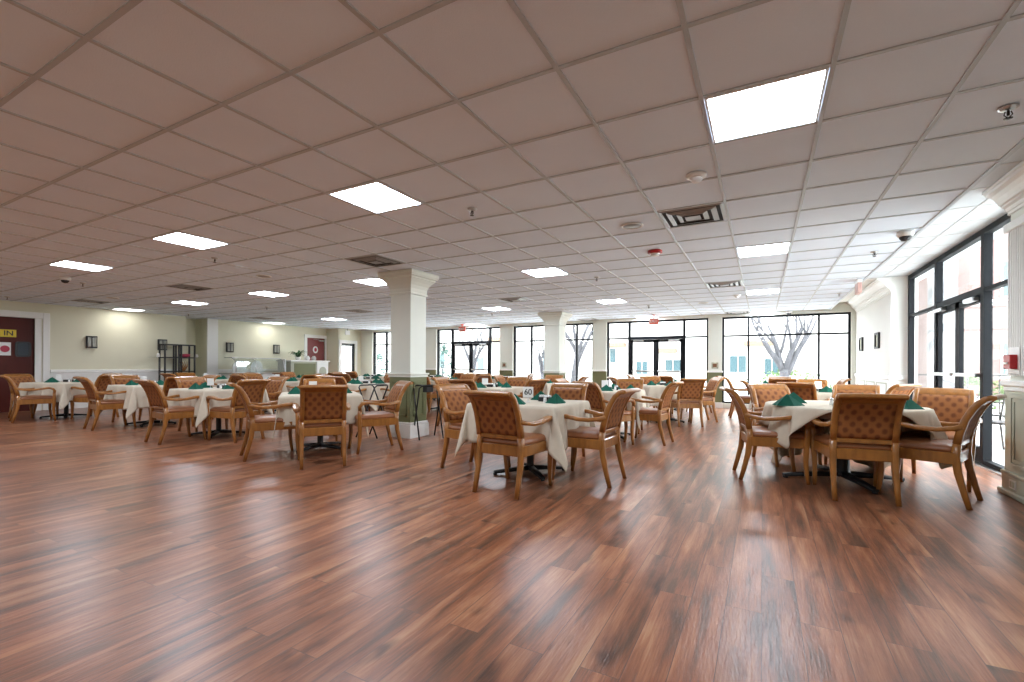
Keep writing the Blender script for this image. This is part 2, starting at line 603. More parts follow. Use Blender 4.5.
MB().prism(i_, 'x', XL - 0.044, XL - 0.038).build('window_pane', 'bluegrey', pw)
t = MB()
for a, b_ in ((D1[1], D1[1] + 0.12), (D1[0] - 0.12, D1[0])):
    t.box(XL - 0.12, XL + 0.015, a, b_, 0, D1[2] + 0.13)
for a, b_ in ((D1[1] + 0.14, D1[1] + 0.27), (D1[0] - 0.27, D1[0] - 0.14)):
    t.box(XL, XL + 0.035, a, b_, 0, D1[2] + 0.15, 0.008)
t.box(XL - 0.12, XL + 0.03, D1[0] - 0.27, D1[1] + 0.27, D1[2], D1[2] + 0.15, 0.008)
struct(t, 'trim_3', 'trim')
# maroon door
d = struct(MB().box(XL - 0.09, XL - 0.04, D2[0] - .01, D2[1] + .01, 0.0, D2[2] + .01), 'door_2', 'door2')
em = MB()
em.rings([[(x, 12.55 + 0.12 * math.cos(k * PI / 12), 1.78 + 0.14 * math.sin(k * PI / 12)) for k in range(24)] for x in (XL - 0.04, XL - 0.03)], False)
e = em.build('round_sign', 'white', d, label='round white sign')
em = MB()
em.rings([[(x, 12.55 + 0.06 * math.cos(k * PI / 12), 1.78 + 0.08 * math.sin(k * PI / 12)) for k in range(24)] for x in (XL - 0.03, XL - 0.027)], False)
em.build('sign_mark', 'signred', e)
MB().box(XL - 0.04, XL + 0.03, 12.70, 12.94, 2.12, 2.18, 0.01).tube([(XL + 0.02, 12.74, 2.15), (XL + 0.10, 12.6, 2.17), (XL - 0.02, 12.45, 2.20)], 0.01, 6).build('door_closer', 'steel', d)
t = MB()
for a, b_ in ((D2[0] - 0.13, D2[0]), (D2[1], D2[1] + 0.07)):
    t.box(XL - 0.1, XL + 0.03, a, b_, 0, D2[2] + 0.12, 0.008)
t.box(XL - 0.1, XL + 0.035, D2[0] - 0.13, D2[1] + 0.07, D2[2], D2[2] + 0.13, 0.008)
struct(t, 'trim_4', 'trim')

# glazed aluminium units
def glazing(name, axis, pos, a0, a1, z0, z1, verts, trans, doorspan=None, fw=0.05, depth=0.1):
    """window or door unit in a plane; verts = inner mullions, doorspan = (d0, d1) leaves below trans"""
    ks = {'kind': 'structure'}
    def bx(mb, p0, p1, q0, q1, dd=depth):
        if axis == 'y':
            mb.box(p0, p1, pos - dd / 2, pos + dd / 2, q0, q1)
        else:
            mb.box(pos - dd / 2, pos + dd / 2, p0, p1, q0, q1)
    fr = MB()
    bx(fr, a0, a0 + fw, z0, z1)
    bx(fr, a1 - fw, a1, z0, z1)
    bx(fr, a0 + fw, a1 - fw, z1 - fw, z1)
    for v in verts:
        wv = fw * (1.3 if doorspan and abs(v - doorspan[0]) < 1e-3 or doorspan and abs(v - doorspan[1]) < 1e-3 else 0.9)
        bx(fr, v - wv / 2, v + wv / 2, z0, z1 - fw)
    segs = [a0] + list(verts) + [a1]
    for s0, s1 in zip(segs[:-1], segs[1:]):
        isd = doorspan and s0 >= doorspan[0] - 1e-3 and s1 <= doorspan[1] + 1e-3
        tw = 0.09 if isd else 0.045
        bx(fr, s0 + 0.02, s1 - 0.02, trans - tw / 2, trans + tw / 2, depth * 0.9)
        if not isd:
            bx(fr, s0 + 0.02, s1 - 0.02, z0, z0 + fw, depth * 0.9)
    o = fr.build(name, 'frame', **ks)
    gl = MB()
    for s0, s1 in zip(segs[:-1], segs[1:]):
        isd = doorspan and s0 >= doorspan[0] - 1e-3 and s1 <= doorspan[1] + 1e-3
        bx(gl, s0 + 0.024, s1 - 0.024, trans + 0.02, z1 - fw, 0.008)
        if not isd:
            bx(gl, s0 + 0.024, s1 - 0.024, z0 + fw, trans - 0.02, 0.008)
    gl.build('glass', 'glass', o)
    if doorspan:
        mid = (doorspan[0] + doorspan[1]) / 2
        for l0, l1, hs in ((doorspan[0] + 0.035, mid - 0.004, -1), (mid + 0.004, doorspan[1] - 0.035, 1)):
            lf = MB()
            bx(lf, l0, l0 + 0.07, 0.012, trans - 0.05, 0.05)
            bx(lf, l1 - 0.07, l1, 0.012, trans - 0.05, 0.05)
            bx(lf, l0, l1, trans - 0.13, trans - 0.05, 0.05)
            bx(lf, l0, l1, 0.012, 0.2, 0.05)
            lo = lf.build('door_leaf', 'frame', o)
            pg = MB()
            bx(pg, l0 + 0.06, l1 - 0.06, 0.18, trans - 0.12, 0.008)
            pg.build('glass', 'glass', lo)
            hb = MB()
            q = pos + (-0.07)
            if axis == 'y':
                hb.box(l0 + 0.05, l1 - 0.05, q - 0.015, q + 0.015, 1.0, 1.045, 0.004)
                hb.box(l0 + 0.05, l0 + 0.08, q, pos - 0.02, 1.0, 1.045).box(l1 - 0.08, l1 - 0.05, q, pos - 0.02, 1.0, 1.045)
            else:
                hb.box(q - 0.015, q + 0.015, l0 + 0.05, l1 - 0.05, 1.04, 1.085, 0.004)
                hb.box(q, pos - 0.02, l0 + 0.05, l0 + 0.08, 1.04, 1.085).box(q, pos - 0.02, l1 - 0.08, l1 - 0.05, 1.04, 1.085)
            hb.build('push_bar', 'steel', lo)
            cl = MB()
            ce = l0 + 0.1 if hs < 0 else l1 - 0.1
            e2 = ce + (0.3 if hs < 0 else -0.3)
            lo_, hi_ = min(ce, e2), max(ce, e2)
            if axis == 'y':
                cl.box(lo_, hi_, pos - 0.09, pos - 0.025, trans - 0.11, trans - 0.06, 0.006)
            else:
                cl.box(pos - 0.09, pos - 0.025, lo_, hi_, trans - 0.11, trans - 0.06, 0.006)
            cl.build('door_closer', 'steel', lo)
    return o

YW = YB + 0.12
ZH = 2.56
bays = [
    ('window_1', -14.40, -11.60, [-13.70, -12.30], None),
    ('window_2', -11.05, -8.22, [-10.36, -9.525, -8.69], (-10.36, -8.69)),
    ('window_3', -7.70, -4.78, [-7.02, -5.36], None),
    ('window_4', -4.34, -1.37, [-3.64, -2.835, -2.03], (-3.64, -2.03)),
    ('window_5', -1.01, 1.95, [-0.35, 1.28], None),
]
for nme, a0, a1, vs, ds in bays:
    if ds:
        vs = [v for v in vs if abs(v - (ds[0] + ds[1]) / 2) > 0.05]
    glazing(nme, 'y', YW, a0, a1, 0.14 if not ds else 0.0, ZH, vs, 2.03, ds)
wf = MB()
edges = [-15.25] + [q for bq in bays for q in (bq[1], bq[2])] + [XS + 0.3]
for k in range(0, len(edges), 2):
    wf.box(edges[k], edges[k + 1], YB, YB + 0.25, 0, HR + 0.05)
for nme, a0, a1, vs, ds in bays:
    wf.box(a0, a1, YB, YB + 0.25, ZH, HR + 0.05)
    if not ds:
        wf.box(a0, a1, YB, YB + 0.25, 0, 0.14)
struct(wf, 'wall_back', 'colp')
t = MB()
for k in range(2, len(edges) - 2, 2):
    a, b_ = edges[k], edges[k + 1]
    t.box(a - 0.01, b_ + 0.01, YB - 0.03, YB, 0.16, 1.0)
struct(t, 'trim_5', 'green')
t = MB()
for k in range(2, len(edges) - 2, 2):
    a, b_ = edges[k], edges[k + 1]
    t.box(a - 0.03, b_ + 0.03, YB - 0.05, YB, 1.0, 1.05, 0.008)
    t.box(a - 0.02, b_ + 0.02, YB - 0.045, YB, 0, 0.16, 0.006)
struct(t, 'trim_6', 'trim')

# side exit door, glazed
glazing('door_3', 'x', -15.12, D3[0], D3[1], 0.0, D3[2], [], 1.98, None)
t = MB()
for a, b_ in ((D3[0] - 0.13, D3[0]), (D3[1], D3[1] + 0.13)):
    t.box(-15.1, -15.02, a, b_, 0, D3[2] + 0.12, 0.008)
t.box(-15.1, -15.015, D3[0] - 0.13, D3[1] + 0.13, D3[2], D3[2] + 0.13, 0.008)
struct(t, 'trim_7', 'trim')

# right side: framed wall, return, glass front, fluted pilaster block
struct(MB().box(XR, XR + 0.2, 10.70, YB, 0, HR + 0.05).box(XR + 0.2, XS + 0.12, 10.70, 11.0, 0, HR + 0.05), 'wall_right', 'wallw')
CROWN = [(0, 0), (-0.30, 0), (-0.30, -0.035), (-0.275, -0.045), (-0.265, -0.075), (-0.21, -0.10), (-0.165, -0.15), (-0.13, -0.205), (-0.12, -0.235), (-0.09, -0.245),
         (-0.085, -0.27), (-0.05, -0.29), (-0.035, -0.335), (-0.02, -0.345), (-0.02, -0.385), (0, -0.395)]
def crown_y(x, y0, y1, z, k=1.0):
    return MB().prism([(x + a * k, z + h * k) for a, h in CROWN], 'y', y0, y1)
struct(crown_y(XR, 10.66, YB, HR, 0.7), 'trim_8', 'trim')
t = MB().box(XR - 0.035, XR, 10.68, YB, 0.93, 1.02, 0.008)
t.box(XR - 0.035, XS + 0.06, 10.665, 10.70, 0.93, 1.02, 0.008)
t.box(XR - 0.02, XR, 10.68, YB, 0.0, 0.16, 0.006).box(XR - 0.02, XS + 0.06, 10.68, 10.70, 0.0, 0.16, 0.006)
t.box(XR - 0.012, XR, 10.69, YB, 0.16, 0.93)
struct(t, 'trim_9', 'trim')
t = MB()
for a in (10.95, 12.0, 13.05):
    t.box(XR - 0.02, XR - 0.01, a, a + 0.03, 0.28, 0.84).box(XR - 0.02, XR - 0.01, a + 0.85, a + 0.88, 0.28, 0.84)
    t.box(XR - 0.02, XR - 0.01, a, a + 0.88, 0.25, 0.28).box(XR - 0.02, XR - 0.01, a, a + 0.88, 0.84, 0.87)
struct(t, 'trim_10', 'greenl')
struct(MB().box(XS - 0.02, XS + 0.04, 10.58, 10.70, 0, HR), 'trim_11', 'trim')

sf = glazing('window_6', 'x', XS, 6.0, 10.60, 0.0, HR - 0.01, [7.43, 9.12], 2.07, (7.43, 9.12), fw=0.07, depth=0.08)
struct(MB().box(XS - 0.09, XS + 0.09, 6.0, 10.6, -0.01, 0.02), 'trim_12', 'steel')

XP = 2.0
struct(MB().box(XP, XP + 0.45, YN - 0.2, 5.92, 0, HR + 0.05), 'wall_entrance', 'colp')
struct(crown_y(XP, YN, 5.95, HR, 0.62), 'trim_13', 'trim')
t = MB()                                            # fluted shaft
fl = []
y = 5.36
while y < 5.86:
    t.box(XP - 0.045, XP, y, y + 0.022, 1.08, 2.46, 0.004)
    y += 0.042
t.box(XP - 0.03, XP, 5.34, 5.88, 1.08, 2.46)
t.box(XP - 0.06, XP, 5.32, 5.90, 2.38, 2.46, 0.008)
struct(t, 'trim_14', 'trim')
t = MB()
t.box(XP - 0.06, XP, YN, 5.95, 0.985, 1.035, 0.008).box(XP - 0.04, XP, YN, 5.94, 0.94, 0.985, 0.006)
struct(t, 'trim_15', 'trim')
t = MB().box(XP - 0.03, XP, YN, 5.93, 0.2, 0.94)
struct(t, 'trim_16', 'greenl')
t = MB()
y = 5.80
for k in range(4):
    a, b_ = y - 0.95, y
    for r, x in ((0.0, -0.045), (0.035, -0.038)):
        t.box(XP + x, XP - 0.02, a + r, a + r + 0.03, 0.30 + r, 0.88 - r).box(XP + x, XP - 0.02, b_ - r - 0.03, b_ - r, 0.30 + r, 0.88 - r)
        t.box(XP + x, XP - 0.02, a + r, b_ - r, 0.27 + r, 0.30 + r).box(XP + x, XP - 0.02, a + r, b_ - r, 0.88 - r, 0.91 - r)
    y -= 1.15
struct(t, 'trim_17', 'greenl')
t = MB().box(XP - 0.045, XP, YN, 5.945, 0.0, 0.2).box(XP - 0.07, XP, YN, 5.97, 0.0, 0.05, 0.01).box(XP - 0.055, XP, YN, 5.95, 0.18, 0.215, 0.008)
struct(t, 'baseboard_right', 'greenl')
ob = MB().box(XP - 0.052, XP - 0.045, 5.66, 5.78, 0.075, 0.155, 0.002).build('wall_outlet', 'white', label='white power outlet in the baseboard beside the glass entrance', category='outlet')
MB().box(XP - 0.055, XP - 0.051, 5.68, 5.71, 0.09, 0.14).box(XP - 0.055, XP - 0.051, 5.73, 5.76, 0.09, 0.14).build('socket', 'greenl', ob)
fa = MB().box(XP - 0.10, XP - 0.045, 5.63, 5.765, 1.14, 1.265, 0.006).build('fire_alarm_pull', 'red', label='red fire alarm pull box on the fluted pilaster', category='fire alarm')
MB().box(XP - 0.052, XP - 0.045, 5.60, 5.80, 1.10, 1.33).build('back_plate', 'white', fa)
MB().box(XP - 0.108, XP - 0.099, 5.665, 5.73, 1.18, 1.20, 0.002).build('handle', 'white', fa)

# wall behind the camera
struct(MB().box(XL - 1.2, XP + 0.45, YN - 0.2, YN, 0, HR + 0.05), 'wall_front', 'wall')

# free-standing columns
def column(name, x0, x1, y0, y1):
    sh = MB().box(x0, x1, y0, y1, 0, HC)
    o = struct(sh, name, 'colp')
    p = 0.012
    MB().box(x0 - p, x1 + p, y0 - p, y1 + p, 0.24, 1.0).build('wainscot', 'green', o)
    t = MB()
    for u0, u1 in ((x0 + 0.06, x1 - 0.06),):
        for yy, s_ in ((y0 - p, -1), (y1 + p, 1)):
            ya, yb_ = sorted((yy, yy + s_ * 0.01))
            t.box(u0, u1, ya, yb_, 0.34, 0.37).box(u0, u1, ya, yb_, 0.86, 0.89).box(u0, u0 + 0.03, ya, yb_, 0.34, 0.89).box(u1 - 0.03, u1, ya, yb_, 0.34, 0.89)
    for u0, u1 in ((y0 + 0.06, y1 - 0.06),):
        for xx, s_ in ((x0 - p, -1), (x1 + p, 1)):
            xa, xb = sorted((xx, xx + s_ * 0.01))
            t.box(xa, xb, u0, u1, 0.34, 0.37).box(xa, xb, u0, u1, 0.86, 0.89).box(xa, xb, u0, u0 + 0.03, 0.34, 0.89).box(xa, xb, u1 - 0.03, u1, 0.34, 0.89)
    t.build('panel_moulding', 'green', o)
    MB().box(x0 - 0.045, x1 + 0.045, y0 - 0.045, y1 + 0.045, 1.0, 1.03, 0.006).box(x0 - 0.025, x1 + 0.025, y0 - 0.025, y1 + 0.025, 0.965, 1.0).build('cap_rail', 'colp', o)
    MB().box(x0 - 0.04, x1 + 0.04, y0 - 0.04, y1 + 0.04, 0, 0.21).box(x0 - 0.03, x1 + 0.03, y0 - 0.03, y1 + 0.03, 0.21, 0.25, 0.008).build('plinth', 'trim', o)
    cp = MB()
    prof = [(0.0, 2.28), (0.02, 2.285), (0.02, 2.31), (0.008, 2.32), (0.012, 2.38), (0.03, 2.43), (0.06, 2.475), (0.10, 2.52), (0.11, 2.53), (0.11, 2.55), (0.135, 2.56), (0.15, 2.59), (0.15, HC)]
    cp.rings([[(x0 - r, y0 - r, z), (x1 + r, y0 - r, z), (x1 + r, y1 + r, z), (x0 - r, y1 + r, z)] for r, z in prof], False)
    cp.build('capital', 'colp', o)
    return o
column('column_1', -5.30, -4.89, 5.65, 6.03)
column('column_2', -5.36, -4.92, 11.78, 12.24)

# ------------------------------------------------------------------ ceiling fixtures
def cell(i, j):
    return GX + (i + 0.5) * T, GY + (j + 0.5) * T
def ceiling_light():
    r = empty('ceiling_light', (0, 0, 0), category='ceiling light', group='square panel lights in the tile ceiling')
    f = MB()
    a, q = 0.292, 0.276
    f.rings([[(-a, -a, HC + 0.003), (a, -a, HC + 0.003), (a, a, HC + 0.003), (-a, a, HC + 0.003)],
             [(-q, -q, HC - 0.002), (q, -q, HC - 0.002), (q, q, HC - 0.002), (-q, q, HC - 0.002)],
             [(-q, -q, HC + 0.004), (q, -q, HC + 0.004), (q, q, HC + 0.004), (-q, q, HC + 0.004)]], False, cap=False)
    f.build('frame', 'white', r)
    MB().add([(-q, -q, HC + 0.003), (q, -q, HC + 0.003), (q, q, HC + 0.003), (-q, q, HC + 0.003)], [(3, 2, 1, 0)]).build('diffuser', 'lamp', r, recalc=False)
    return r
l0 = ceiling_light()
lt = tree(l0)
lights = [
    (4, 2, 'lit square ceiling panel, biggest one, beside the sprinkler at the glass entrance side'),
    (-1, 2, 'lit ceiling panel above the open floor before the near column'),
    (-6, 2, 'lit ceiling panel between the near column and the camera dome'),
    (-11, 2, 'lit ceiling panel beside the camera dome near the IN door'),
    (4, 8, 'lit ceiling panel behind the big vent near the entrance'),
    (4, 14, 'lit ceiling panel beside the small square vent and smoke detector'),
    (4, 20, 'lit ceiling panel close to the windows with the bare tree'),
    (-1, 8, 'lit ceiling panel between the two columns, over the middle tables'),
    (-1, 14, 'lit ceiling panel right of the far column'),
    (-1, 20, 'lit ceiling panel just above the exit sign of the window doors'),
    (-6, 7, 'lit ceiling panel directly left of the near column capital'),
    (-6, 14, 'lit ceiling panel just left of the far column, behind the long vent'),
    (-11, 20, 'lit ceiling panel at the window wall beside the far exit sign'),
    (-11, 7, 'lit ceiling panel in front of the round ceiling speaker, left part'),
    (-16, 7, 'lit ceiling panel above the black shelf side of the room'),
    (-21, 7, 'lit ceiling panel nearest the cream left wall'),
    (-16, 14, 'lit ceiling panel in front of the maroon door'),
    (-21, 14, 'lit ceiling panel over the buffet at the left wall'),
    (4, -4, 'unseen lit ceiling panel, added above and behind the viewpoint, entrance side'),  # row of unseen panels continuing the grid, added to light the foreground floor
    (-1, -4, 'unseen lit ceiling panel, added behind the viewpoint over open floor'),
    (-6, -4, 'second unseen lit ceiling panel, added behind the viewpoint'),
    (-11, -4, 'third unseen lit ceiling panel, added behind the viewpoint'),
    (-16, -4, 'fourth unseen lit ceiling panel, added behind the viewpoint'),  # unseen as well, added to brighten the ceiling
    (-16, 1, 'unseen lit ceiling panel, added before the IN door'),  # added panel, unseen left of the view
]
for k, (i, j, lab) in enumerate(lights):
    o = l0 if k == 0 else copy_tree(lt)
    o.location = (*cell(i, j), 0)
    o['label'] = lab
    if i == -21:                      # the two weaker panels beside the cream wall
        df = [c_ for c_ in kids(o) if c_.name.startswith('diffuser')][0]
        df.data = df.data.copy()
        df.data.materials[0] = M['lamp_dim']

def ceiling_vent():
    r = empty('ceiling_vent', (0, 0, 0), category='ceiling vent', group='square ceiling air vents')
    a = 0.29
    MB().box(-a, a, -a, a, HC + 0.002, HC + 0.0065).build('backing', 'dark', r)  # flat black sheet standing for the shade inside the vent
    f = MB()
    # stepped louvre rings
    def ring(o1, z1, i1, z2, o2=None):
        sq = lambda q, z: [(-q, -q, z), (q, -q, z), (q, q, z), (-q, q, z)]
        f.rings([sq(o1, z1), sq(i1, z2), sq(i1 - 0.004, z2 + 0.003), sq(o1 - 0.004, z1 + 0.004)], False, closed=True)
    ring(0.292, HC + 0.001, 0.262, HC - 0.006)
    f.build('frame', 'ventm', r)
    f = MB()
    ring(0.225, HC - 0.002, 0.180, HC - 0.014)
    f.build('louvre', 'ventm', r)
    f = MB()
    ring(0.140, HC - 0.004, 0.100, HC - 0.016)
    f.build('louvre', 'ventm', r)
    MB().box(-0.07, 0.07, -0.07, 0.07, HC - 0.018, HC - 0.015).build('louvre', 'ventm', r)
    return r
v0 = ceiling_vent()
vt = tree(v0)
vents = [(3, 5, 'large ceiling vent near the round speaker, entrance side'), (3, 12, 'ceiling vent beside the light row toward the bare tree'), (3, 20, 'ceiling vent at the window wall, entrance side'),
         (-4, 5, 'ceiling vent in front of the near column'), (-4, 12, 'ceiling vent in front of the far column'), (-4, 20, 'ceiling vent behind and right of the far column'),
         (-12, 5, 'dark ceiling vent between two lit panels, left part of the room'), (-19, 5, 'dark ceiling vent close to the cream left wall'),
         (-12, 12, 'ceiling vent left of the near column, before the windows'), (-19, 12, 'ceiling vent over the buffet side wall'),
         (-12, 20, 'ceiling vent at the windows beside the far exit sign'), (-20, 20, 'ceiling vent in the far corner by the side door')]
for k, (i, j, lab) in enumerate(vents):
    o = v0 if k == 0 else copy_tree(vt)
    o.location = (*cell(i, j), 0)
    o['label'] = lab

# sprinklers
def sprinkler():
    r = empty('fire_sprinkler', (0, 0, 0), category='sprinkler', group='chrome ceiling sprinklers')
    MB().lathe([(0.045, HC + 0.002), (0.045, HC - 0.004), (0.03, HC - 0.014), (0.012, HC - 0.016)], seg=18).build('escutcheon', 'steel', r)
    MB().tube([(0, 0, HC - 0.012), (0, 0, HC - 0.045)], 0.007).tube([(0.012, 0, HC - 0.02), (0.018, 0, HC - 0.04), (0, 0, HC - 0.06)], 0.003, 6).tube([(-0.012, 0, HC - 0.02), (-0.018, 0, HC - 0.04), (0, 0, HC - 0.06)], 0.003, 6).build('frame', 'iron', r)
    MB().lathe([(0.004, HC - 0.058), (0.020, HC - 0.060), (0.020, HC - 0.063), (0.004, HC - 0.064)], seg=14).build('deflector', 'iron', r)
    return r
s0 = sprinkler()
st_ = tree(s0)
spr = [(6.03, 3.02, 'nearest chrome sprinkler, by the entrance side ceiling edge'), (0, 3.02, 'chrome sprinkler beside the lit panel before the near column'), (-7.06, 3.04, 'sprinkler beside the lit panel left of the near column'),
       (-14.03, 3.05, 'sprinkler beside the camera dome near the IN door'), (6.07, 9.2, 'sprinkler behind the entrance camera dome'), (0, 9.2, 'sprinkler between the middle lit panels'),
       (-14.35, 9.15, 'small sprinkler left of the ceiling vent before the buffet'), (-20.3, 9.1, 'sprinkler above the wall niche'), (0, 15.8, 'sprinkler before the far exit doors'), (-7, 15.3, 'sprinkler left of the far column'),
       (6.2, 15.4, 'sprinkler in front of the framed pictures wall'), (-20.2, 3.0, 'sprinkler above the IN door')]
for k, (i, j, lab) in enumerate(spr):
    o = s0 if k == 0 else copy_tree(st_)
    o.location = (*cell(i, j), 0)
    o['label'] = lab
# round speakers
def speaker():
    r = empty('ceiling_speaker', (0, 0, 0), category='speaker', group='round ceiling speakers')
    MB().lathe([(0.115, HC + 0.003), (0.115, HC - 0.006), (0.098, HC - 0.010), (0.095, HC - 0.004)], seg=28).build('rim', 'white', r)
    MB().lathe([(0.001, HC - 0.005), (0.096, HC - 0.005), (0.096, HC + 0.0), (0.001, HC + 0.0)], seg=28).build('grille', 'ventm', r)
    return r
s1 = speaker()
sp_ = tree(s1)
for k, (i, j, lab) in enumerate([(2.0, 5.03, 'round ceiling speaker beside the large vent'), (-8.09, 4.9, 'round ceiling speaker left of the near column'), (-17.0, 4.9, 'round ceiling speaker near the cream wall'),
                                 (-16.95, 6.7, 'round ceiling speaker touching a lit panel at left'), (2.0, 15.9, 'round ceiling speaker over the middle of the far tables'), (-8.0, 15.9, 'round ceiling speaker before the far windows')]):
    o = s1 if k == 0 else copy_tree(sp_)
    o.location = (*cell(i, j), 0)
    o['label'] = lab
# smoke detectors
for k, (i, j, lab) in enumerate([(3.25, 3.28, 'white smoke detector between the big panel and the large vent'), (3.23, 14.36, 'white smoke detector beside a far lit panel')]):
    x, y = cell(i, j)
    r = empty('smoke_detector', (x, y, 0), category='smoke detector', group='white smoke detectors', label=lab)
    MB().lathe([(0.075, HC + 0.002), (0.075, HC - 0.012), (0.062, HC - 0.024), (0.050, HC - 0.026)], seg=24).build('base', 'white', r)
    MB().lathe([(0.045, HC - 0.024), (0.045, HC - 0.038), (0.030, HC - 0.056), (0.002, HC - 0.058)], seg=20).build('sensor', 'white', r)
x, y = cell(1.99, 7.0)
r = empty('fire_strobe', (x, y, 0), category='fire alarm', label='round red and white fire strobe on the ceiling')
MB().lathe([(0.09, HC + 0.002), (0.09, HC - 0.03), (0.08, HC - 0.035), (0.002, HC - 0.035)], seg=24).build('housing', 'red', r)
MB().lathe([(0.06, HC - 0.034), (0.055, HC - 0.06), (0.03, HC - 0.068), (0.002, HC - 0.07)], seg=20).build('lens', 'white', r)
for (i, j, lab) in ((6.25, 7.64, 'white security camera dome at the ceiling edge by the entrance'), (-13.25, 2.4, 'white security camera dome before the cream left wall'), (5.0, 20.3, 'small dark camera dome high before the bare tree window')):
    x, y = cell(i, j)
    r = empty('camera_dome', (x, y, 0), category='security camera', group='ceiling camera domes', label=lab)
    MB().lathe([(0.075, HC + 0.002), (0.078, HC - 0.03), (0.070, HC - 0.055), (0.055, HC - 0.058)], seg=24).build('housing', 'white', r)
    MB().lathe([(0.056, HC - 0.055), (0.052, HC - 0.075), (0.035, HC - 0.098), (0.002, HC - 0.108)], seg=20).build('lens', 'black', r)
# exit signs
for k, (x, y, rz, lab) in enumerate(((-2.75, 13.6, 0, 'red hanging exit sign before the glass doors right of the far column'), (-9.4, 13.6, 0, 'red hanging exit sign before the glass doors left of the far column'))):
    r = empty('exit_sign', (x, y, HC), rz, category='exit sign', group='red exit signs', label=lab)
    MB().box(-0.135, 0.135, -0.02, 0.02, -0.27, -0.09, 0.006).build('panel', 'orange', r)
    MB().lathe([(0.055, 0.0), (0.055, -0.03), (0.02, -0.04), (0.02, -0.095)], seg=16).build('mount', 'orange', r)
    text('letters', 'EXIT', 0.12, 'white', (0, -0.022, -0.18), (PI / 2, 0, 0), r, 0.001)
r = empty('exit_sign', (1.43, 9.75, HC), 0, category='exit sign', label='narrow exit sign seen edge on at the ceiling edge by the crown moulding')
MB().box(-0.03, 0.03, -0.14, 0.14, -0.23, -0.05, 0.006).build('panel', 'pinkish', r)
MB().box(-0.035, 0.035, -0.15, 0.15, -0.055, 0.0, 0.006).build('canopy', 'white', r)
r = empty('exit_sign', (-14.7, 13.2, HC), PI / 2, category='exit sign', label='small pale exit sign hanging before the side door')
MB().box(-0.12, 0.12, -0.015, 0.015, -0.25, -0.08, 0.004).build('panel', 'white', r)
MB().tube([(0, 0, 0), (0, 0, -0.09)], 0.01, 6).build('mount', 'iron', r)

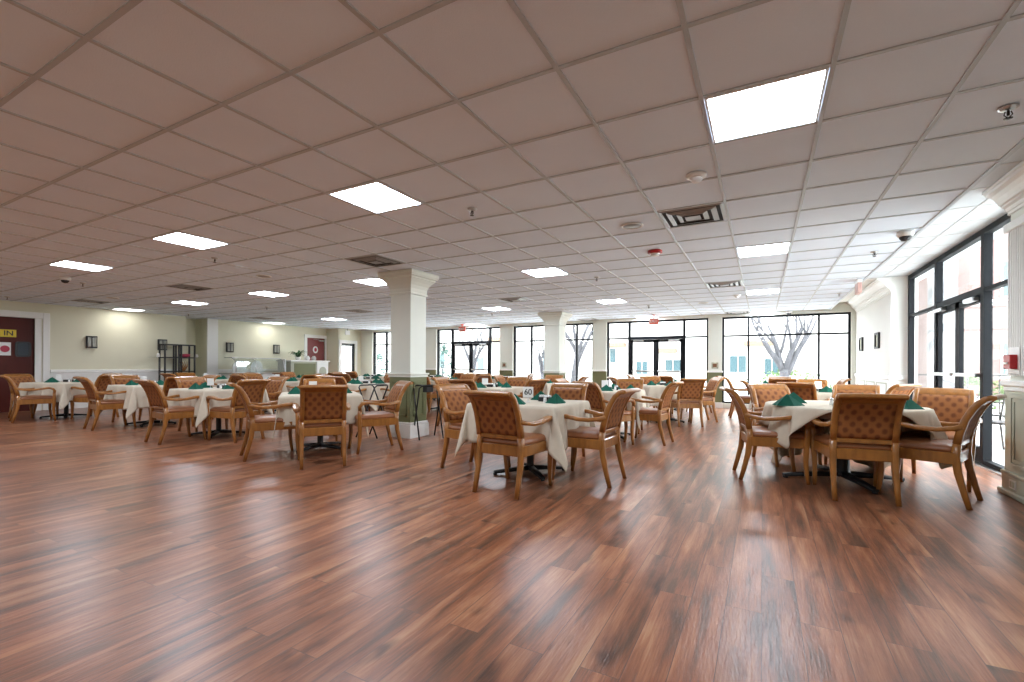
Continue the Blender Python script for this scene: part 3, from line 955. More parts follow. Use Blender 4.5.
# ------------------------------------------------------------------ armchair
BACK = [(-.335, 0), (-.300, .13), (-.265, .28), (-.250, .42), (-.256, .52), (-.276, .62), (-.305, .72), (-.343, .80), (-.382, .862), (-.424, .900), (-.468, .912)]
def postx(z):
    return 0.223 - 0.006 * min(1, z / 0.9)
def armchair():
    r = empty('dining_armchair', (0, 0, 0), category='chair', group='dotted wooden armchairs around the dining tables')
    for s in (-1, 1):
        # rear leg, floor to seat
        p = [(s * postx(z), y, z) for y, z in BACK[:5]]
        MB().sweep(p, [.034, .038, .044, .048, .048], [.036, .042, .050, .056, .054], (1, 0, 0), 0.3).build('leg', 'wood', r)
        # back post above the seat with the scrolled end
        p = [(s * postx(z), y, z) for y, z in BACK[4:]]
        MB().sweep(p, [.048, .048, .046, .046, .046, .046, .044], [.054, .052, .050, .048, .046, .042, .032], (1, 0, 0), 0.3).build('back_post', 'wood', r)
        # front leg, sabre curved
        p = [(s * x, y, z) for x, y, z in ((.245, .262, 0), (.246, .246, .10), (.250, .236, .22), (.256, .238, .34), (.262, .244, .43), (.264, .246, .50), (.270, .240, .575))]
        MB().sweep(p, [.030, .034, .041, .047, .050, .046, .042], [.032, .036, .043, .049, .052, .048, .044], (1, 0, 0), 0.3).build('leg', 'wood', r)
        # arm: rises from the post, dips, rolls over the front
        p = [(s * .224, -.292, .665), (s * .244, -.230, .645), (s * .274, -.140, .632), (s * .284, -.030, .636), (s * .288, .080, .655), (s * .286, .160, .664), (s * .280, .220, .650), (s * .274, .246, .610), (s * .270, .242, .560)]
        MB().sweep(p, [.044, .048, .052, .058, .064, .066, .060, .050, .042], [.040, .038, .036, .036, .038, .040, .042, .042, .042], (1, 0, 0), 0.35).build('armrest', 'wood', r)
    # seat frame
    f = MB()
    f.box(-.245, .245, .222, .262, .350, .445, .006).box(-.225, .225, -.268, -.232, .350, .445, .006)
    for s in (-1, 1):
        f.sweep([(s * .232, -.25, .398), (s * .250, .24, .398)], .03, .094, (1, 0, 0), 0.2, False)
    f.build('seat_frame', 'wood', r)
    # cushion
    c = MB()
    rr = []
    prof = [(0.012, .438), (0, .448), (-.004, .465), (.004, .485), (.022, .498), (.06, .506), (.13, .510)]
    for ins, z in prof:
        ring = []
        for (x, y) in ((-.225, -.245), (.225, -.245), (.262, .272), (-.262, .272)):
            ring.append((x, y))
        # rounded corners
        out = []
        n = 4
        for k in range(4):
            cx_, cy_ = ring[k]
            px, py = ring[k - 1]
            nx, ny = ring[(k + 1) % 4]
            q = 0.045
            a = Vector((px - cx_, py - cy_)).normalized() * q
            b_ = Vector((nx - cx_, ny - cy_)).normalized() * q
            for m_ in range(n + 1):
                t_ = m_ / n
                pt = Vector((cx_, cy_)) + a * (1 - t_) ** 2 + b_ * t_ ** 2
                out.append(pt)
        cc = Vector((0, 0.01))
        rr.append([(cc.x + (p.x - cc.x) * (1 - ins / 0.25), cc.y + (p.y - cc.y) * (1 - ins / 0.25), z) for p in out])
    c.rings(rr)
    c.build('seat', 'vinyl', r)
    # upholstered back panel following the posts
    def prof_at(z):
        for (y0, z0), (y1, z1) in zip(BACK[:-1], BACK[1:]):
            if z0 <= z <= z1:
                return y0 + (y1 - y0) * (z - z0) / (z1 - z0)
        return BACK[-1][0]
    bp = MB()
    rows = []
    zs = [.535, .56, .62, .68, .74, .79, .83, .862]
    for z in zs:
        w_ = postx(z) - .018
        y = prof_at(z)
        e = 0.012 if z in (zs[0], zs[-1]) else 0.022
        ring = []
        nx_ = 8
        for k in range(nx_ + 1):
            x = -w_ + 2 * w_ * k / nx_
            ring.append((x, y - e * (0.75 if abs(x) > w_ * .95 else 1), z))
        for k in range(nx_ + 1):
            x = w_ - 2 * w_ * k / nx_
            ring.append((x, y + (e + .012) * (0.6 if abs(x) > w_ * .95 else 1), z))
        rows.append(ring)
    bp.rings(rows)
    bp.build('backrest', 'fabric', r)
    # top rail rolled back, lower rail
    tr_ = MB()
    out = [(-.350, .842), (-.380, .882), (-.415, .914), (-.452, .930), (-.484, .922), (-.488, .900), (-.468, .888), (-.434, .886), (-.396, .858), (-.368, .825)]
    tr_.rings([[(x, y - 0.010 * (1 - (x / .25) ** 2), z + 0.004 * (1 - (x / .25) ** 2)) for y, z in out] for x in [-.236, -.232, -.19, -.1, 0, .1, .19, .232, .236]])
    tr_.build('top_rail', 'wood', r)
    MB().sweep([(-.225, -.258, .515), (.225, -.258, .515)], .036, .034, (0, 0, 1), 0.25, False).build('lower_rail', 'wood', r)
    gl = MB()
    for s in (-1, 1):
        gl.lathe([(.012, 0.0), (.012, .012)], s * .222, -.335, 10).lathe([(.011, 0.0), (.011, .012)], s * .245, .262, 10)
    gl.build('glide', 'steel', r)
    return r
ch0 = armchair()
cht = tree(ch0)
ch_used = [False]
GR = {}
def chair(x, y, h, label):
    """x, y = midpoint between the rear feet; h = heading vector the sitter faces"""
    o = ch0 if not ch_used[0] else copy_tree(cht)
    ch_used[0] = True
    hv = Vector(h).normalized()
    o.location = (x + hv.x * 0.335, y + hv.y * 0.335, 0)
    o.rotation_euler = (0, 0, math.atan2(hv.y, hv.x) - PI / 2)
    o['label'] = label
    return o

# ------------------------------------------------------------------ tables
TZ = 0.755
def square_table():
    r = empty('dining_table', (0, 0, 0), category='table', group='square pedestal dining tables')
    MB().box(-.48, .48, -.48, .48, TZ - .035, TZ, 0.006).build('tabletop', 'ttop', r)
    MB().lathe([(.06, .05), (.042, .07), (.038, .10), (.038, TZ - .06), (.11, TZ - .045), (.11, TZ - .036)], seg=16).build('pedestal', 'iron', r)
    for k in range(4):
        a = k * PI / 2 + PI / 4
        d_ = Vector((math.cos(a), math.sin(a), 0))
        sd = Vector((-d_.y, d_.x, 0))
        MB().sweep([d_ * .02 + Vector((0, 0, .055)), d_ * .20 + Vector((0, 0, .045)), d_ * .40 + Vector((0, 0, .026))], [.07, .06, .05], [.05, .036, .024], sd, 0.3).lathe([(.02, 0), (.02, .02)], d_.x * .39, d_.y * .39, 10).build('foot', 'iron', r)
    return r
t0 = square_table()
tt = tree(t0)
t_used = [False]

def fold_cloth(seed, hs=.48, half=.88, n=58):
    """square cloth over a square top: flat on top, sides hang, corners fold into fins"""
    rn = random.Random(seed)
    ph = [rn.uniform(0, 6.28) for _ in range(8)]
    fin = [rn.uniform(.75, 1.15) for _ in range(4)]
    ox, oy = rn.uniform(-.03, .03), rn.uniform(-.03, .03)
    mb = MB()
    vs, fs = [], []
    for i in range(n + 1):
        for j in range(n + 1):
            u = -half + 2 * half * i / n + ox
            v = -half + 2 * half * j / n + oy
            du, dv = max(0, abs(u) - hs), max(0, abs(v) - hs)
            su, sv = (1 if u > 0 else -1), (1 if v > 0 else -1)
            x, y, z = max(-hs, min(hs, u)), max(-hs, min(hs, v)), TZ + .004
            if du > 0 or dv > 0:
                d = math.hypot(du, dv)
                drop = max(0, d - .008)
                z -= drop
                if du > 0 and dv > 0:
                    fi = math.atan2(dv, du)
                    ci = (0 if su > 0 else 1) + (0 if sv > 0 else 2)
                    out = .012 + drop * .06 + drop * .20 * fin[ci] * math.sin(2 * fi) ** 1.3
                    ang = PI / 4 + (fi - PI / 4) * 1.0
                    k = .18 * drop * math.sin(4 * fi + ph[ci])
                    x = su * (hs + out * math.cos(ang) - k * .4)
                    y = sv * (hs + out * math.sin(ang) + k * .4)
                elif du > 0:
                    cf = min(1, (hs - abs(v)) / .3)
                    x = su * (hs + .012 + drop * .06 + drop * .10 * cf * math.sin(v * 19 + ph[0] * su) + drop * .05 * math.sin(v * 41 + ph[1]))
                else:
                    cf = min(1, (hs - abs(u)) / .3)
                    y = sv * (hs + .012 + drop * .06 + drop * .10 * cf * math.sin(u * 18 + ph[2] * sv) + drop * .05 * math.sin(u * 38 + ph[3]))
            else:
                z += .0012 * math.sin(u * 9 + ph[4]) * math.sin(v * 8 + ph[5])
            vs.append((x, y, z))
    for i in range(n):
        for j in range(n):
            a = i * (n + 1) + j
            fs.append((a, a + n + 1, a + n + 2, a + 1))
    mb.add(vs, fs, True)
    return mb
def round_cloth(seed, R_=.68, half=.95, ox=.02, oy=.30, rot=.14, n=70):
    rn = random.Random(seed)
    mb = MB()
    vs, fs = [], []
    for i in range(n + 1):
        for j in range(n + 1):
            u0, v0_ = -half + 2 * half * i / n, -half + 2 * half * j / n
            u = u0 * math.cos(rot) - v0_ * math.sin(rot) + ox
            v = u0 * math.sin(rot) + v0_ * math.cos(rot) + oy
            rad = math.hypot(u, v)
            a = math.atan2(v, u)
            z = TZ + .004
            if rad > R_:
                dr = rad - R_
                w_ = dr * (.20 + .13 * math.sin(a * 17 + 1.1) + .07 * math.sin(a * 33))
                k = R_ + .010 + max(0, w_)
                # hanging cloth does not fan out: pull toward its own corner line
                a2 = a
                x, y, z = k * math.cos(a2), k * math.sin(a2), z - max(0, dr - .006)
            else:
                x, y = u, v
                z += .002 * math.sin(u * 8) * math.sin(v * 7 + 1)
            vs.append((x, y, z))
    for i in range(n):
        for j in range(n):
            a = i * (n + 1) + j
            fs.append((a, a + n + 1, a + n + 2, a + 1))
    mb.add(vs, fs, True)
    return mb

cloths = []
for s in (3, 8, 12, 21):
    o = fold_cloth(s).build('tablecloth', 'cloth', None, False, category='tablecloth', group='cream tablecloths on the square tables')
    so = o.modifiers.new('thickness', 'SOLIDIFY')
    so.thickness = .003
    so.offset = 1
    cloths.append([o, False])

# folded napkin: two-peaked pyramid fold
def napkin_mesh():
    mb = MB()
    # front fan: tent with a ridge, open at the back
    P = [(-.105, -.045, 0), (.105, -.045, 0), (0, .0, .098), (-.075, .065, 0), (.075, .065, 0), (0, -.062, 0), (0, .03, .06)]
    mb.add(P, [(0, 5, 2), (5, 1, 2), (0, 2, 3), (1, 4, 2), (3, 2, 6), (2, 4, 6), (3, 6, 4), (0, 3, 4, 1, 5)])
    P = [(-.095, -.050, 0), (0, -.085, .0), (0, -.012, .090), (.095, -.050, 0)]
    mb.add(P, [(0, 1, 2), (1, 3, 2), (0, 2, 3), (0, 3, 1)])
    return mb
n0 = napkin_mesh().build('napkin', 'napkin', None, category='napkin', group='green folded napkins on the tables')
n_used = [False]
def napkin(x, y, rz, label, s=1.25):
    o = n0 if not n_used[0] else n0.copy()
    if n_used[0]:
        C.objects.link(o)
    n_used[0] = True
    o.location = (x, y, TZ + .006)
    o.rotation_euler = (0, 0, rz)
    o.scale = (s, s, s * .85)
    o['label'] = label

# shakers, caddy, number cards
def shaker(fill):
    r = empty('salt_shaker' if fill == 'salt' else 'pepper_shaker', (0, 0, 0), category='shaker', group='%s shakers on the tables' % fill)
    MB().lathe([(.016, 0), (.018, .004), (.018, .03), (.015, .055)], seg=12).build('body', fill, r)
    MB().lathe([(.0165, .055), (.017, .068), (.010, .078), (.002, .08)], seg=12).build('lid', 'steel', r)
    return r
def caddy():
    r = empty('condiment_caddy', (0, 0, 0), category='caddy', group='black condiment caddies on the tables')
    MB().box(-.06, .06, -.035, .035, .0, .05, .004).build('box', 'black', r)
    p = MB()
    for k in range(5):
        p.box(-.052 + k * .022, -.036 + k * .022, -.025, .025, .03, .072)
    p.build('sweetener_packets', 'white', r)
    return r
def card():
    r = empty('table_number_card', (0, 0, 0), category='table card', group='white number cards on the tables')
    MB().box(-.055, .055, -.003, .003, .05, .165, .001).build('card', 'white', r)
    MB().tube([(0, 0, .004), (0, 0, .055)], .004, 6).lathe([(.03, 0), (.03, .005), (.006, .008)], seg=14).build('stand', 'steel', r)
    return r
sal, pep, cad, crd = shaker('salt'), shaker('pepper'), caddy(), card()
protos = {k: [tree(o), False] for k, o in dict(s=sal, p=pep, c=cad, n=crd).items()}
def put(k, x, y, rz, label):
    t_, used = protos[k]
    o = t_[0] if not used else copy_tree(t_)
    protos[k][1] = True
    o.location = (x, y, TZ + .005)
    o.rotation_euler = (0, 0, rz)
    o['label'] = label
    return o

SIDES = ['open-floor', 'entrance', 'window', 'far-left']     # -Y, +X, +Y, -X
TABS = []
def table(x, y, rot, desc, chairs, near=True, cidx=None, extras='full'):
    """chairs: list of 4 entries (side order above): None to skip, () for a default place, (x, y, hx, hy, label)"""
    o = t0 if not t_used[0] else copy_tree(tt)
    t_used[0] = True
    o.location = (x, y, 0)
    o.rotation_euler = (0, 0, rot)
    o['label'] = 'cloth-covered pedestal table, the ' + desc
    k = cidx if cidx is not None else R.randrange(len(cloths))
    c0, used = cloths[k]
    c = c0
    if used:
        c = c0.copy()
        C.objects.link(c)
    cloths[k][1] = True
    c.location = (x, y, 0)
    c.rotation_euler = (0, 0, rot + (0 if not used else R.choice((0, PI / 2, PI))))
    c['label'] = 'cream cloth draped over the ' + desc
    for s in range(4):
        a = rot - PI / 2 + s * PI / 2
        d_ = Vector((math.cos(a), math.sin(a)))
        if s < len(chairs):
            q = chairs[s]
            if q is not None:
                if len(q) == 0:
                    ja = a + R.uniform(-.14, .14)
                    dj = Vector((math.cos(ja), math.sin(ja)))
                    rr_ = 1.0 + R.uniform(-.05, .10)
                    tx, ty = x + d_.x * rr_, y + d_.y * rr_
                    chair(tx, ty, (-dj.x, -dj.y), 'dotted wooden armchair, %s side of the %s' % (SIDES[s], desc))
                else:
                    chair(q[0], q[1], (q[2], q[3]), q[4] if len(q) > 4 else 'dotted wooden armchair, %s side of the %s' % (SIDES[s], desc))
        nx, ny = x + d_.x * .32 + R.uniform(-.03, .03), y + d_.y * .32 + R.uniform(-.03, .03)
        napkin(nx, ny, a + PI / 2 + R.uniform(-.25, .25), 'green napkin, %s side of the %s' % (SIDES[s], desc))
    if extras:
        ca, sa = math.cos(rot + .4), math.sin(rot + .4)
        f = lambda u, v: (x + u * ca - v * sa, y + u * sa + v * ca)
        put('s', *f(.07, -.05), 0, 'salt shaker on the ' + desc)
        put('p', *f(.11, .0), 0, 'pepper shaker on the ' + desc)
        put('c', *f(-.02, .07), rot, 'black packet caddy on the ' + desc)
        if extras == 'full':
            put('n', *f(-.10, -.06), .45, 'white number card on the ' + desc)
    return o

# front row
nm = 'table numbered 60'
table(-2.20, 4.48, 0, nm, [
    (-2.07, 3.51, .06, 1, 'dotted armchair seen square from behind at the table numbered 60'),
    (-1.25, 4.50, -1, .06, 'dotted armchair in profile, right of the table numbered 60, facing left'),
    (-2.22, 5.60, .08, -1, 'dotted armchair behind the table numbered 60, facing the viewer'),
    (-3.12, 4.42, 1, -.22, 'dotted armchair left of the table numbered 60, front of its back visible')], cidx=0, extras=None)
put('n', -2.20, 4.42, .42, 'white card with a black 60 on a cream tablecloth')
n60 = protos['n'][0][0]
put('s', -2.02, 4.46, 0, 'salt shaker beside the number 60 card')
put('p', -1.98, 4.50, 0, 'pepper shaker beside the number 60 card')
put('c', -2.10, 4.62, 0, 'black packet caddy beside the number 60 card')

a1 = math.radians(-37)
table(-5.34, 4.33, a1, 'turned table just left of the near column', [
    (-4.30, 3.53, -.80, .60, 'dotted armchair seen from behind at the turned table left of the near column'),
    (-4.50, 4.93, -.50, -.87, 'armchair in profile standing before the near column'),
    (-6.25, 5.05, .75, -.62, 'armchair on the far side of the turned table left of the near column'),
    (-5.60, 3.41, .45, .89, 'armchair turned to the table, on the left end of the turned table')], cidx=1)
table(-7.85, 4.38, 0, 'second front table left of the near column', [
    (-7.80, 3.42, .05, 1), (-6.80, 4.25, -1, -.05), (-7.95, 5.42, .05, -1), (-8.85, 4.5, 1, 0)], cidx=2)
table(-10.3, 4.5, 0, 'third front table left of the near column', [
    (-10.38, 3.58, .10, 1), (-9.3, 4.5, -1, .1), (-10.4, 5.55, 0, -1), (-11.3, 4.5, 1, 0)], cidx=3)
table(-13.25, 4.2, math.radians(25), 'front table beside the IN door', [
    (-13.0, 3.30, .18, .98), (-12.25, 4.55, -1, -.35), (-13.75, 5.1, .4, -1), (-14.15, 3.75, 1, .4)], cidx=0)

# round table by the entrance
rx, ry, RT = .72, 5.78, .68
r = empty('round_table', (rx, ry, 0), category='table', label='round brown table half covered by a cream cloth, beside the glass entrance')
MB().lathe([(.001, TZ - .035), (RT - .01, TZ - .035), (RT, TZ - .028), (RT, TZ - .005), (RT - .008, TZ), (.001, TZ)], seg=56, smooth=False).build('tabletop', 'ttop', r)
MB().lathe([(RT - .05, TZ - .09), (RT - .05, TZ - .035), (RT - .08, TZ - .035), (RT - .08, TZ - .09)], seg=48, smooth=False).build('apron', 'ttop', r)
MB().lathe([(.10, .05), (.07, .08), (.065, .12), (.065, TZ - .06), (.16, TZ - .05), (.16, TZ - .036)], seg=20).build('pedestal', 'iron', r)
for k in range(4):
    a = k * PI / 2 + .35
    d_ = Vector((math.cos(a), math.sin(a), 0))
    MB().sweep([d_ * .04 + Vector((0, 0, .06)), d_ * .28 + Vector((0, 0, .05)), d_ * .56 + Vector((0, 0, .028))], [.08, .07, .055], [.055, .042, .028], (-d_.y, d_.x, 0), 0.3).lathe([(.025, 0), (.025, .02)], d_.x * .54, d_.y * .54, 10).build('foot', 'iron', r)
rc_ = round_cloth(5).build('tablecloth', 'cloth', None, False, category='tablecloth', label='cream cloth with long hanging corners on the round table beside the glass entrance')
rc_.location = (rx, ry, 0)
so = rc_.modifiers.new('thickness', 'SOLIDIFY')
so.thickness, so.offset = .003, 1
chair(-.235, 5.48, (.96, .18), 'armchair in profile at the left of the round table, facing right')
chair(.77, 4.84, (-.13, .99), 'armchair seen square from behind, in front of the round table')
chair(1.57, 5.255, (-.91, .42), 'armchair in profile right of the round table beside the glass entrance')
chair(1.66, 6.42, (-.35, -.94), 'armchair beside the glass doors, facing the viewer over the round table')
chair(.10, 6.78, (.45, -.89), 'armchair behind the left half of the round table, facing the viewer')
chair(1.02, 7.12, (-.2, -.98), 'armchair straight behind the round table, facing the viewer')
for (x, y, a, lab) in ((.22, 5.45, .5, 'left front green napkin on the round table'), (.30, 5.95, -.3, 'green napkin at the back left of the round table'), (1.2, 5.62, -1.3, 'green napkin near the glass doors on the round table'), (.95, 6.2, 2.6, 'green napkin at the back of the round table')):
    napkin(x, y, a, lab, 1.4)
put('s', .62, 5.72, 0, 'salt shaker on the round table beside the entrance')
put('p', .68, 5.78, 0, 'pepper shaker on the round table beside the entrance')
put('c', .80, 5.72, .4, 'black packet caddy on the round table beside the entrance')

# second row
table(.85, 9.0, .05, 'second-row table behind the round table', [(.45, 7.98, .3, 1), (1.62, 8.05, -.75, .65), (), (-.2, 8.95, 1, .1)])
table(-2.2, 7.45, .1, 'second-row table behind table 60', [(-2.20, 6.45, .55, .84), (-1.22, 7.17, -1, .1), (-2.15, 8.5, .1, -1), (-3.0, 7.5, 1, 0)])
table(-4.40, 7.30, 0, 'second-row table behind the near column', [(-4.32, 6.33, 0, 1), (-3.42, 7.1, -.9, .25), (), (-5.45, 7.3, 1, 0)])
table(-7.55, 7.30, .2, 'second-row table left of the near column', [(), (), (), ()])
table(-10.3, 7.25, 0, 'second-row table in front of the wall niche', [(), (), (), ()])
table(-13.1, 7.1, .1, 'second-row table at the left wall', [(), (), (), ()])
# third row
table(.35, 11.75, 0, 'third-row table before the bare tree window', [(), (), (), ()], extras='some')
table(-1.8, 10.15, .5, 'third-row table before the middle exit doors', [(-1.20, 9.40, -.5, .87), (-.93, 10.7, -.87, -.45), (-2.3, 11.1, .5, -.87), (-2.75, 9.75, .87, .5)], extras='some')
table(-4.7, 9.9, 0, 'third-row table before the far column', [(), (), (), ()], extras='some')
table(-7.4, 9.95, 0, 'third-row table left of the far column', [(), (), (), ()], extras='some')
table(-10.2, 9.95, .15, 'third-row table before the buffet', [(), (), (), ()], extras='some')
table(-12.6, 9.8, 0, 'third-row table nearest the buffet', [(), (), (), ()], extras='some')
# fourth row
table(-2.15, 12.75, 0, 'fourth-row table at the middle exit doors', [(), (-1.1, 12.8, -1, .1), None, ()], extras='some')
table(-7.3, 12.7, 0, 'fourth-row table left of the far column', [(), (), None, ()], extras='some')
table(-9.95, 12.6, .1, 'fourth-row table at the far-left exit doors', [(), (), None, ()], extras='some')
table(-12.6, 12.5, 0, 'fourth-row table nearest the side door', [(), (), None, ()], extras='some')
# number on the card: digits sit on the first card only
text('card_digits', '60', 0.085, 'black', (0, -.0045, .108), (PI / 2, 0, 0), n60, .0008)

# ------------------------------------------------------------------ tray stands, shelf, buffet, counter
def tray_stand(x, y, rz, label):
    r = empty('tray_stand', (x, y, 0), rz, category='tray stand', group='black folding tray stands beside the near column', label=label)
    for s in (-1, 1):
        p = [(-.19, -s * .20, 0.01), (-.19, s * .14, .80), (-.15, s * .155, .83), (.15, s * .155, .83), (.19, s * .14, .80), (.19, -s * .20, 0.01)]
        p = [(px * (1 if s > 0 else .93), py, pz) for px, py, pz in p]
        MB().tube(p, .012, 8).build('leg_frame', 'iron', r)
    for xx in (-.1, .1):
        MB().box(xx - .03, xx + .03, -.155, .155, .838, .845).build('strap', 'black', r)
    return r
tray_stand(-4.66, 5.80, math.radians(56), 'black folding tray stand in front of the column, right side')
tray_stand(-5.50, 5.48, math.radians(100), 'black folding tray stand left of the near column')
bx_ = MB().box(-4.70, -4.62, 5.72, 5.90, .73, .835, .01).build('black_bin', 'black', None, label='small black tray hanging at the tray stand by the column', category='tray')

r = empty('display_shelf', (-15.42, 7.40, 0), 0, category='shelf', label='black open metal shelf unit with small side ledges in front of the wall niche')
f = MB()
for yy in (-.40, -.03, .03, .40):
    for xx in (-.15, .15):
        f.box(xx - .018, xx + .018, yy - .018, yy + .018, 0, 1.75)
f.build('upright', 'iron', r)
for z in (.12, .55, .95, 1.36, 1.74):
    for a, b_ in ((-.40, -.03), (.03, .40)):
        MB().box(-.16, .16, a, b_, z - .016, z + .016).build('shelf_board', 'iron', r)
MB().box(-.12, .12, -.72, -.40, 1.355, 1.37).box(-.12, .12, -.66, -.40, .955, .97).box(-.12, .12, .40, .62, 1.355, 1.37).build('side_ledge', 'clear', r)
bk = MB()
bk.lathe([(.05, 1.372), (.12, 1.40), (.14, 1.47), (.13, 1.475), (.10, 1.41), (.02, 1.385)], -15.42, 7.60, 20)
bk.build('serving_bowl', 'signred', None, label='dark red bowl on the black shelf unit', category='bowl')
MB().lathe([(.03, 1.372), (.04, 1.39), (.035, 1.46), (.02, 1.48)], -15.42, 6.9, 14).build('vase', 'white', None, label='small white jar on the side ledge of the black shelf', category='jar')
MB().lathe([(.035, 1.372), (.05, 1.42), (.03, 1.47), (.02, 1.475)], -15.42, 7.93, 14).build('vase', 'white', None, label='small white cup on the window-side ledge of the black shelf', category='cup')
pl = MB()
for k in range(4):
    pl.tube([(-15.42, 7.5 + .03 * k, .965), (-15.42, 7.55 + .04 * k, 1.10), (-15.42, 7.45 + .07 * k, 1.25)], [.02, .015, .008], 6)
pl.build('driftwood', 'wood', None, label='dark branch ornament on the middle board of the black shelf', category='ornament')

# buffet with sneeze guard
r = empty('salad_buffet', (-14.9, 9.55, 0), 0, category='buffet', label='white buffet station with a glass sneeze guard at the cream wall')
MB().box(-.40, .40, -.95, .75, 0, .86, .01).build('cabinet', 'white', r)
MB().box(-.45, .45, -1.0, .80, .86, .90, .006).build('worktop', 'steel', r)
gd = MB()
gd.sweep([(.42, -.95, 0.92), (.42, -.95, 1.10), (.36, -.95, 1.30), (.20, -.95, 1.38)], .02, .02, (0, 1, 0)).sweep([(.42, .70, 0.92), (.42, .70, 1.10), (.36, .70, 1.30), (.20, .70, 1.38)], .02, .02, (0, 1, 0)).sweep([(.42, -.30, 0.92), (.42, -.30, 1.10), (.36, -.30, 1.30), (.20, -.30, 1.38)], .02, .02, (0, 1, 0))
gd.box(-.2, .21, -.96, .72, 1.37, 1.39)
gd.build('guard_frame', 'steel', r)
gg = MB()
gg.rings([[(x, -.94, z), (x, .69, z), (x - .006, .69, z), (x - .006, -.94, z)] for x, z in ((.42, .92), (.42, 1.10), (.36, 1.30), (.21, 1.37))], False)
gg.build('guard_glass', 'clear', r)
def arch(mb, x0, x1, y0, y1, z0, z1, n=8):
    cy, rad = (y0 + y1) / 2, (y1 - y0) / 2
    pts = [(y0, z0), (y1, z0)] + [(cy + rad * math.cos(PI * k / n), z1 - rad + rad * math.sin(PI * k / n)) for k in range(n + 1)]
    mb.prism(pts, 'x', x0, x1)
for k, (a, b_) in enumerate(((-.90, -.45), (-.30, .1))):
    am = MB()
    arch(am, .12, .15, a, b_, .90, 1.30)
    am.build('backsplash', 'white', r)
MB().box(-.1, .3, .81, .87, 0, 1.36, .01).build('end_panel', 'white', r)
# green counter with a stone top
r = empty('serving_counter', (-14.75, 11.2, 0), 0, category='counter', label='olive green panelled serving counter with a cream top')
MB().box(-.35, .35, -.75, .80, 0, 1.28, .004).build('cabinet', 'greenl', r)
MB().box(.35, .37, -.62, .25, .08, 1.22, .004).build('front_panel', 'green', r)
MB().box(.35, .38, .30, .80, .0, 1.28, .004).build('white_end', 'trim', r)
am = MB()
arch(am, .38, .39, .40, .70, .1, 1.10)
am.build('arch_panel', 'greenl', r)
MB().box(-.40, .42, -.80, .86, 1.28, 1.33, .01).build('worktop', 'trim', r)
# potted fern on the counter
r = empty('potted_fern', (-14.7, 10.95, 1.33), 0, category='plant', label='leafy green plant in a pale pot on the green counter')
MB().lathe([(.07, 0), (.09, .06), (.10, .12), (.09, .12), (.02, .10)], seg=18).build('pot', 'trim', r)
lf = MB()
for k in range(46):
    a = R.uniform(0, 2 * PI)
    l = R.uniform(.18, .42)
    h = R.uniform(.04, .26)
    d_ = Vector((math.cos(a), math.sin(a), 0))
    s_ = Vector((-d_.y, d_.x, 0)) * .022
    pts = [Vector((0, 0, .11)) + d_ * l * t_ + Vector((0, 0, h * math.sin(t_ * 2.4))) for t_ in (0, .33, .66, 1)]
    v_ = []
    for q, ww in zip(pts, (.5, 1, .8, .1)):
        v_ += [q - s_ * ww, q + s_ * ww]
    lf.add(v_, [(0, 1, 3, 2), (2, 3, 5, 4), (4, 5, 7, 6)], True)
lf.build('leaves', 'fern', r, False)
for (yy, lab, m_) in ((11.35, 'white jug on the green counter beside the plant', 'white'), (11.62, 'pale flower bowl at the window end of the green counter', 'stucco')):
    MB().lathe([(.05, 1.33), (.08, 1.37), (.085, 1.43), (.05, 1.48), (.05, 1.50)], -14.7, yy, 18).build('ceramic_jug', m_, None, label=lab, category='jug')

# wall sconces
def sconce(y, label):
    r = empty('wall_sconce', (XL, y, 1.75), 0, category='wall lamp', group='dark lantern sconces on the cream wall', label=label)
    MB().box(0, .02, -.105, .105, -.17, .15, .004).build('back_plate', 'iron', r)
    f = MB().box(.01, .09, -.11, .11, .12, .15, .004).box(.01, .09, -.11, .11, -.17, -.14, .004)
    for a in (-.108, -.006, .096):
        f.box(.075, .088, a, a + .012, -.15, .13)
    f.build('cage', 'iron', r)
    MB().box(.03, .075, -.09, .09, -.14, .12, .01).build('glass_shade', 'frost', r)
sconce(5.48, 'dark lantern sconce nearest the IN door')
sconce(7.13, 'dark lantern sconce above the black shelf')
sconce(9.11, 'dark lantern sconce right of the white pilaster strip')
sconce(10.8, 'dark lantern sconce above the buffet, left of the maroon door')
for (y0, y1, lab) in ((13.17, 13.80, 'dark framed picture close to the windows on the white wall'), (11.45, 12.05, 'dark framed picture farther from the windows on the white wall')):
    r = empty('framed_picture', (XR, (y0 + y1) / 2, 1.70), 0, category='picture', group='dark framed pictures on the white wall', label=lab)
    h_ = (y1 - y0) / 2 * .62
    f = MB()
    f.box(-.035, 0, -h_, h_, .12, .16).box(-.035, 0, -h_, h_, -.16, -.12).box(-.035, 0, -h_, -h_ + .05, -.12, .12).box(-.035, 0, h_ - .05, h_, -.12, .12)
    f.build('frame', 'iron', r)
    MB().box(-.012, -.004, -h_ + .05, h_ - .05, -.12, .12).build('print', 'art', r)
for (x, lab) in ((-1.19, 'small dark control plate on the pier right of the middle doors'), (-8.03, 'small dark control plate on the pier left of the far column')):
    r = MB().box(x - .09, x + .09, YB - .02, YB, 1.11, 1.29, .006).build('wall_plaque', 'art', None, category='plaque', group='small framed plates on the window piers', label=lab)
    MB().box(x - .05, x + .05, YB - .03, YB - .019, 1.15, 1.25, .003).build('insert', 'ttop', r)

